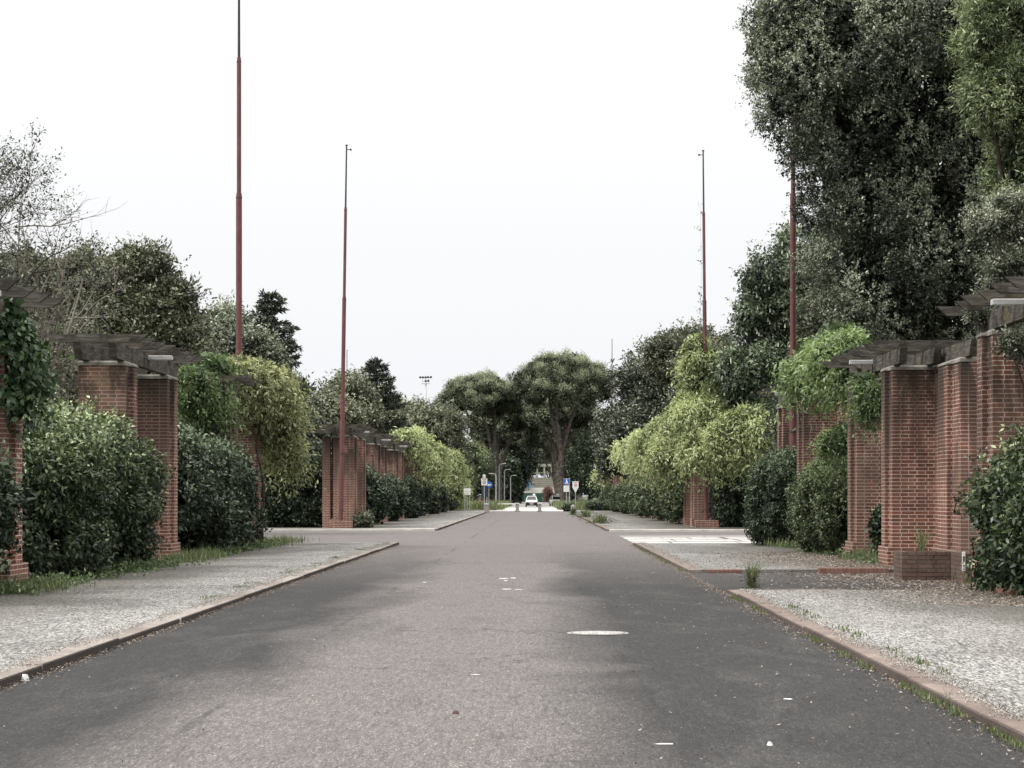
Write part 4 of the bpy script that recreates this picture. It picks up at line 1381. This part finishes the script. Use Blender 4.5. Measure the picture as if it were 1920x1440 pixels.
# right: blue square with walking figures + white text panel
s4 = empty('traffic_sign', gb(1062,.0555)); tag(s4, 'blue square sign with white figure above a white text panel, right of the avenue', 'road sign')
post(s4, 0, 0, 3.0, .04); post(s4, .33, 0, 3.45, .05, .06)
mb = MB(); mb.box(-.31,.31,-.03,-.005,2.76,3.35,.01); bp = mb.build('panel', M['blue'], s4)
mb = MB(); circ(mb,0,-.034,3.02,0.001,.001)
mb = MB()
disc(mb,.02,-.036,3.24,.045,.004,14)
mb.prof([(-.05,3.19),(.08,3.19),(.13,2.98),(.19,2.82),(.12,2.82),(.05,2.96),(-.07,2.82),(-.17,2.82),(-.03,3.0)][::-1],'y',-.036,-.032)
mb.build('figure', M['white'], bp)
mb = MB()
for a in ((-.30,.30,2.765,2.79),(-.30,.30,3.32,3.345)): mb.box(a[0],a[1],-.036,-.031,a[2],a[3])
mb.build('border', M['white'], bp)
mb = MB(); mb.box(-.29,.27,-.03,-.005,1.98,2.62,.01); tp = mb.build('text_panel', M['white'], s4)
mb = MB()
for z in (2.5,2.38,2.26,2.12): mb.box(-.22,.2,-.034,-.031,z,z+.022)
mb.build('lettering', M['steel'], tp)
# right: pentagon sign pointing down
s5 = empty('traffic_sign', gb(1079,.0532)); tag(s5, 'white arrow-shaped sign pointing down with a red ring, rightmost of the road signs', 'road sign')
post(s5, 0, 0, 2.4, .035)
mb = MB(); mb.prof([(-.31,3.0),(-.31,2.40),(0,1.86),(.31,2.40),(.31,3.0)][::-1],'y',-.03,-.005); pp = mb.build('panel', M['white'], s5)
mb = MB(); circ(mb,0,-.034,2.62,.10,.15); mb.prof([(-.08,2.54),(-.05,2.52),(.08,2.70),(.05,2.72)],'y',-.040,-.036); mb.build('prohibition_ring', M['red'], pp)
mb = MB(); mb.box(-.24,.24,-.034,-.031,2.86,2.90); mb.build('red_lettering', M['red'], pp)

def lamp_post(px, u, ztop, arm, label):
    l = empty('street_lamp', gb(px,u)); tag(l, label, 'street lamp', 'grey street lamps under the left pines')
    mb = MB(); mb.tube([(0,0,0),(0,0,ztop-.3),(arm*.12,0,ztop-.05),(arm*.55,0,ztop)],[.09,.07,.05,.045],8); mb.build('post', M['steel'], l)
    mb = MB(); mb.prof([(arm*.45,ztop-.03),(arm*1.0,ztop-.0),(arm*.98,ztop+.09),(arm*.5,ztop+.07)],'y',-.12,.12); mb.build('lamp_head', M['offwhite'], l)
    return l
lamp_post(936,.078,6.2,1,'nearest street lamp with a curved arm before the left pine trunks')
lamp_post(946,.083,5.6,1,'second street lamp under the left pines')
lamp_post(957.5,.092,5.0,1,'third street lamp under the left pines')
lamp_post(964,.102,6.0,1,'fourth street lamp under the left pines')
lamp_post(930,.074,4.6,-1,'slim street lamp with head turned left on the grass verge')
pj = empty('direction_pole', gb(913,.0600)); tag(pj, 'thin white pole behind the left kerb bollard', 'pole')
mb = MB(); mb.tube([(0,0,0),(0,0,2.3)],[.03,.03],8); mb.build('post', M['offwhite'], pj)
mb = MB(); mb.tube([(-.05,-.02,2.55),(-.05,-.0,2.5)],[.08,.08],10); mb.tube([(-.05,0,2.3),(-.05,0,2.5)],[.02,.02],6); mb.build('reflector', M['white'], pj)
bn = empty('litter_bin', gb(967,.088)); tag(bn, 'dark litter bin at the foot of the far street lamp', 'litter bin')
mb = MB(); mb.tube([(0,0,.25),(0,0,1.0)],[.26,.32],14); mb.build('body', M['black'], bn)
mb = MB(); mb.tube([(0,0,0),(0,0,.25)],[.04,.04],8); mb.build('post', M['steel'], bn)
bc = empty('stone_bench', gb(944,.071)); tag(bc, 'pale flat stone bench on the verge beneath the lamps', 'bench')
mb = MB(); mb.box(-.6,.6,-.2,.2,.40,.50,.02); mb.build('seat', M['offwhite'], bc)
for x in (-.42,.42):
    mb = MB(); mb.box(x-.08,x+.08,-.15,.15,0,.399); mb.build('leg', M['concrete_dk'], bc)
br = empty('drinking_fountain', gb(899.5,.066)); tag(br, 'small terracotta pillar standing in the grass left of the signs', 'pillar')
mb = MB(); mb.box(-.13,.13,-.13,.13,0,1.2,.03); mb.build('shaft', M['terracotta'], br)
mb = MB(); mb.box(-.2,.2,-.2,.2,1.201,1.3,.03); mb.build('cap', M['stone'], br)

# floodlight masts
fm = empty('floodlight_mast', gb(798.5,.12)); tag(fm, 'slender white floodlight mast with two rows of lamps above the trees', 'floodlight mast')
zt = EYE+(VY-707)*.12
mb = MB(); mb.tube([(0,0,0),(0,0,zt)],[.35,.18],10); mb.build('mast', M['white'], fm)
mb = MB(); mb.box(-1.1,1.1,-.05,.05,zt-.2,zt-.08); mb.box(-.9,.9,-.05,.05,zt-1.0,zt-.9); mb.box(-1.0,.9,-.3,.3,zt-1.55,zt-1.45); mb.box(-.75,-.68,-.05,.05,zt-.9,zt-.2); mb.box(.68,.75,-.05,.05,zt-.9,zt-.2)
mb.build('crossarm', M['steel'], fm)
for x,z in ((-1.25,0),(-.65,0),(-.05,0),(.5,0.05),(1.15,0.05),(-.05,-.85),(.55,-.8)):
    mb = MB(); mb.tube([(x,-.25,zt+z-.08),(x,.05,zt+z+.1)],[.27,.12],10); mb.build('floodlight', M['pole_tip'], fm)
ms_ = empty('mast', gb(650.5,.12)); tag(ms_, 'thin grey mast showing beside the farther left flagpole', 'mast')
zt = EYE+(VY-656)*.12
mb = MB(); mb.tube([(0,0,0),(0,0,zt)],[.22,.12],8); mb.build('shaft', M['steel'], ms_)
mb = MB(); mb.box(0,.4,-.05,.05,zt-.15,zt-.05); mb.build('arm', M['steel'], ms_)

# ------------------------------------------------------------------ grass, weeds, litter
def blades(C, h, r, k=1, lean=.35, w=.012):
    n = len(C)
    H = h*(.5+.9*r.random(n))
    a = r.uniform(0,2*math.pi,n)
    d = np.stack([np.cos(a),np.sin(a),np.zeros(n)],1)
    sd_ = np.stack([-np.sin(a),np.cos(a),np.zeros(n)],1)
    L = lean*r.random(n)[:,None]*H[:,None]
    z = np.array([0,0,1.])
    tip = C + z*H[:,None] + d*L
    m_ = C + z*H[:,None]*.5 + d*L*.3
    V = np.stack([C, m_+sd_*w, tip, m_-sd_*w],1).reshape(-1,3)
    T = np.clip(r.normal(.5,.22,n),0,1)
    return V,T
def grass_obj(name, label, C, h, seed, w=.012, cat='grass', kind='stuff', lean=.5):
    r = rng(seed); V,T = blades(C,h,r,w=w,lean=lean)
    o = quad_mesh(name,V,T,M['grass']); tag(o,label,cat,None,kind); return o
r = rng(900)
def along(x, y0, y1, n, sx, cl=1.3):
    cen = r.uniform(y0,y1,max(3,int((y1-y0)/cl)))
    y = cen[r.integers(0,len(cen),n)] + r.normal(0,.22,n)
    return np.stack([x+r.normal(0,1,n)*sx, y, np.zeros(n)],1)
grass_obj('gutter_grass', 'short yellow-green grass growing along the right gutter', np.vstack([along(KR-.05,13,35,1500,.03), along(KR-.05,46,69,800,.03)]), .05, 901, .006)
C = np.vstack([along(XL+.45,34,37.5,900,.30), along(XL+.5,49.5,53,1400,.28,.8), along(XL+.4,66,71,1500,.35,.8), along(XL+.3,38,66,900,.12)]); C[:,2]=.06
C = C[::2]
grass_obj('verge_grass', 'tall grass at the feet of the left pergolas', C, .24, 902, .008)
C = np.vstack([along(XR+.5,48.0,52.5,1500,.35,.5), along(8.1,33,37.5,1300,.30,.5), along(XR-.2,61,70,400,.3)]); C[:,2]=.05
grass_obj('verge_grass', 'rough grass around the right brick piers', C, .26, 903, .008)
C = np.stack([r.uniform(-16,-3.6,16000), r.uniform(228,330,16000), np.zeros(16000)],1)
C2 = np.stack([r.uniform(2.4,14,16000), r.uniform(228,330,16000), np.zeros(16000)],1)
grass_obj('meadow_grass', 'tall unmown grass under the stone pines', np.vstack([C,C2]), .75, 904, .035)
C = along(KL-.45,12,70,900,.08,3.0); C[:,2]=.075
grass_obj('pavement_grass', 'dry grass tufts between the left kerb and the gravel', C, .035, 905, .006)
C = np.vstack([along(KR+.36,13,35,260,.05,2.0), along(KR+.3,100,200,1500,.35,3.0)]); C[:,2]=.08
grass_obj('pavement_grass', 'dry grass tufts along the right kerb bricks', C, .05, 906, .008)
def cover(name, label, C, leaf, seed, mat):
    r = rng(seed)
    V,T = leaf_quads(C, np.tile([0,-.2,.9],(len(C),1)), 5, leaf*.7, leaf, .5, r, .0, .5)
    V[:,2] = np.maximum(V[:,2], .02)
    o = quad_mesh(name, V, T, M[mat]); tag(o,label,'ground cover',None,'stuff')
n_ = 2600
C = np.stack([XL+.15+np.abs(r.normal(0,.33,n_)), r.uniform(31,68,n_), PZ+np.abs(r.normal(0,.07,n_))],1)
keep = np.sin(C[:,1]*1.9)+np.sin(C[:,1]*.7+1)+r.normal(0,.5,n_) > .0
cover('ground_cover', 'low weeds creeping from the left hedges onto the pavement', C[keep], .075, 930, 'vine')
C = np.stack([8.1-np.abs(r.normal(0,.35,n_)), r.uniform(31,70,n_), PZ+np.abs(r.normal(0,.06,n_))],1)
keep = ((C[:,1]<36.8)|(C[:,1]>48)) & (np.sin(C[:,1]*1.7)+r.normal(0,.6,n_) > .2)
cover('ground_cover', 'low weeds at the foot of the right hedges and piers', C[keep], .07, 931, 'vine')
def weed(name, label, x, y, z, h, n, seed, spread=.12, w=.012, leafy=.05, kind=None):
    r = rng(seed)
    C = np.stack([r.normal(0,spread*.3,n), r.normal(0,spread*.5,n), np.zeros(n)],1)
    V,T = blades(C,h,r,w=w,lean=.75)
    nl = n*2
    P = np.stack([r.normal(0,spread,nl), r.normal(0,spread,nl), r.random(nl)**1.5*h*.8],1)
    V2,T2 = leaf_quads(P, np.tile([0,-.3,.9],(nl,1)), 2, .02, leafy, .4, r, .1, .5)
    o = quad_mesh(name, np.vstack([V,V2]), np.concatenate([T,T2*.6]), M['grass'])
    o.location = (x,y,z); tag(o,label,'weed',None,kind); return o
x,y,_ = W3(1408,1110,.0090); weed('weed', 'tall weed at the corner of the right kerb by the driveway', x, y, .07, .38, 90, 911, .07)
x,y,_ = W3(1725,1030,.0106); weed('weed', 'wiry weed growing out of the brick planter', 7.45, 41.25, .44, .55, 50, 912, .06, .006, .04)
x,y,_ = W3(1075,966,.0435); weed('weed', 'green weed clump at the far end of the right kerb', x, y, 0.05, .55, 120, 913, .14, .02, .09)
weed('weed', 'pale weed cluster on the far right kerb halfway along', 3.5, 150, .07, .5, 160, 914, .4, .02, .09, 'stuff')
weed('weed', 'pale weed cluster on the right corner kerb past the side street', 3.6, 118, .07, .45, 160, 915, .5, .02, .08, 'stuff')
x,y,_ = W3(1798,1330,.0041); weed('weed', 'single thin weed stalk in the right kerb joint', 3.2, 16.6, .03, .13, 6, 916, .01, .003, .012)

# leaf litter
def litter(name, label, n, sampler, size, seed, mat='litter'):
    r = rng(seed); C = sampler(r,n)
    a = r.uniform(0,2*math.pi,n); L = size*(.5+r.random(n))
    d = np.stack([np.cos(a),np.sin(a),r.normal(0,.12,n)],1)*L[:,None]
    s_ = np.stack([-np.sin(a),np.cos(a),r.normal(0,.2,n)],1)*(L*.45)[:,None]
    C[:,2] += .012 + r.random(n)*.012
    V = np.stack([C-d*.5, C+s_*.5, C+d*.5+np.array([0,0,.01]), C-s_*.5],1).reshape(-1,3)
    T = r.random(n)
    o = quad_mesh(name,V,T,M[mat]); tag(o,label,'litter',None,'stuff'); return o
def s_right(r,n):
    y = 30+ r.random(n)*28
    x = 8.3 - np.abs(r.normal(0,1.6,n))
    z = np.where((y>35.5)&(y<45),0.0,PZ)
    return np.stack([x,y,z],1)
litter('leaf_litter', 'fallen brown leaves scattered over the right pavement and driveway', 17000, s_right, .05, 920)
def s_road(r,n):
    y = 12+ r.random(n)**1.3*85
    side = r.random(n)<.6
    x = np.where(side, KR-np.abs(r.normal(0,1.4,n)), r.uniform(KL,KR,n))
    return np.stack([x,y,np.zeros(n)],1)
litter('road_litter', 'pale leaf bits and chips scattered over the asphalt', 2000, s_road, .024, 921)
def s_gut(r,n):
    y = 12+ r.random(n)*58
    s_ = r.random(n)<.5
    x = np.where(s_, KL+np.abs(r.normal(0,.09,n)), KR-np.abs(r.normal(0,.12,n)))
    return np.stack([x,y,np.zeros(n)],1)
litter('gutter_litter', 'dust and small pale debris gathered along both gutters', 9000, s_gut, .022, 922)
def s_edge(r,n):
    y = 12+ r.random(n)*58
    s_ = r.random(n)<.5
    ok = (y>35.4)&(y<45.2)
    y = np.where(ok & ~s_, y-22, y)
    wob = .06*np.sin(y*1.7)+.05*np.sin(y*4.3)
    x = np.where(s_, KL-KW+.02+wob+r.normal(0,.07,n), KR+KW-.02-wob+r.normal(0,.07,n))
    return np.stack([x,y,np.full(n,PZ+.006)],1)
litter('kerb_grit', 'gravel grit and dead grass spilling over the inner edges of both kerbs', 26000, s_edge, .020, 923, 'grit')
def scrap(name, label, cat, px, py, sx, sy, h, mat, seed):
    u = EYE/(py-VY); r = random.Random(seed)
    mb = MB(); n = 9
    ring = [(sx*math.cos(2*math.pi*i/n)*r.uniform(.6,1.1), sy*math.sin(2*math.pi*i/n)*r.uniform(.6,1.1)) for i in range(n)]
    vs = [(x,y,.002) for x,y in ring]+[(x*.6,y*.6,h*r.uniform(.6,1.1)) for x,y in ring]+[(0,0,h)]
    fs = [tuple(range(n-1,-1,-1))]+[(i,(i+1)%n,n+(i+1)%n,n+i) for i in range(n)]+[(n+i,n+(i+1)%n,2*n) for i in range(n)]
    mb.add(vs,fs); o = mb.build(name, M[mat]); o.location = ((px-VX)*u, F*u, .0)
    tag(o,label,cat); return o
M['deadleaf'] = plain('dark_dead_leaf',(.06,.025,.02),.7,.3,20)
scrap('dead_leaf','curled dark red leaf lying alone on the near asphalt','leaf',855,1338,.034,.05,.022,'deadleaf',1)
scrap('stone_chip','small pale stone on the asphalt at lower right','stone',1443,1398,.022,.03,.028,'offwhite',2)
scrap('paper_scrap','long white paper scrap on the asphalt at lower right','litter',1247,1395,.075,.04,.004,'white',3)
scrap('paper_scrap','flat white scrap on the asphalt farther from the right kerb','litter',1478,1311,.045,.035,.006,'white',4)
scrap('paper_scrap','thin white streak of paper in the middle of the near road','litter',892,1265,.05,.03,.003,'white',5)
scrap('crumpled_paper','crumpled white paper leaning on the left kerb at the frame edge','litter',46,1277,.045,.05,.06,'white',6)
scrap('brick_fragment','broken red brick lying on the right pavement edge','brick',1286,1058,.07,.2,.08,'deadleaf',7)
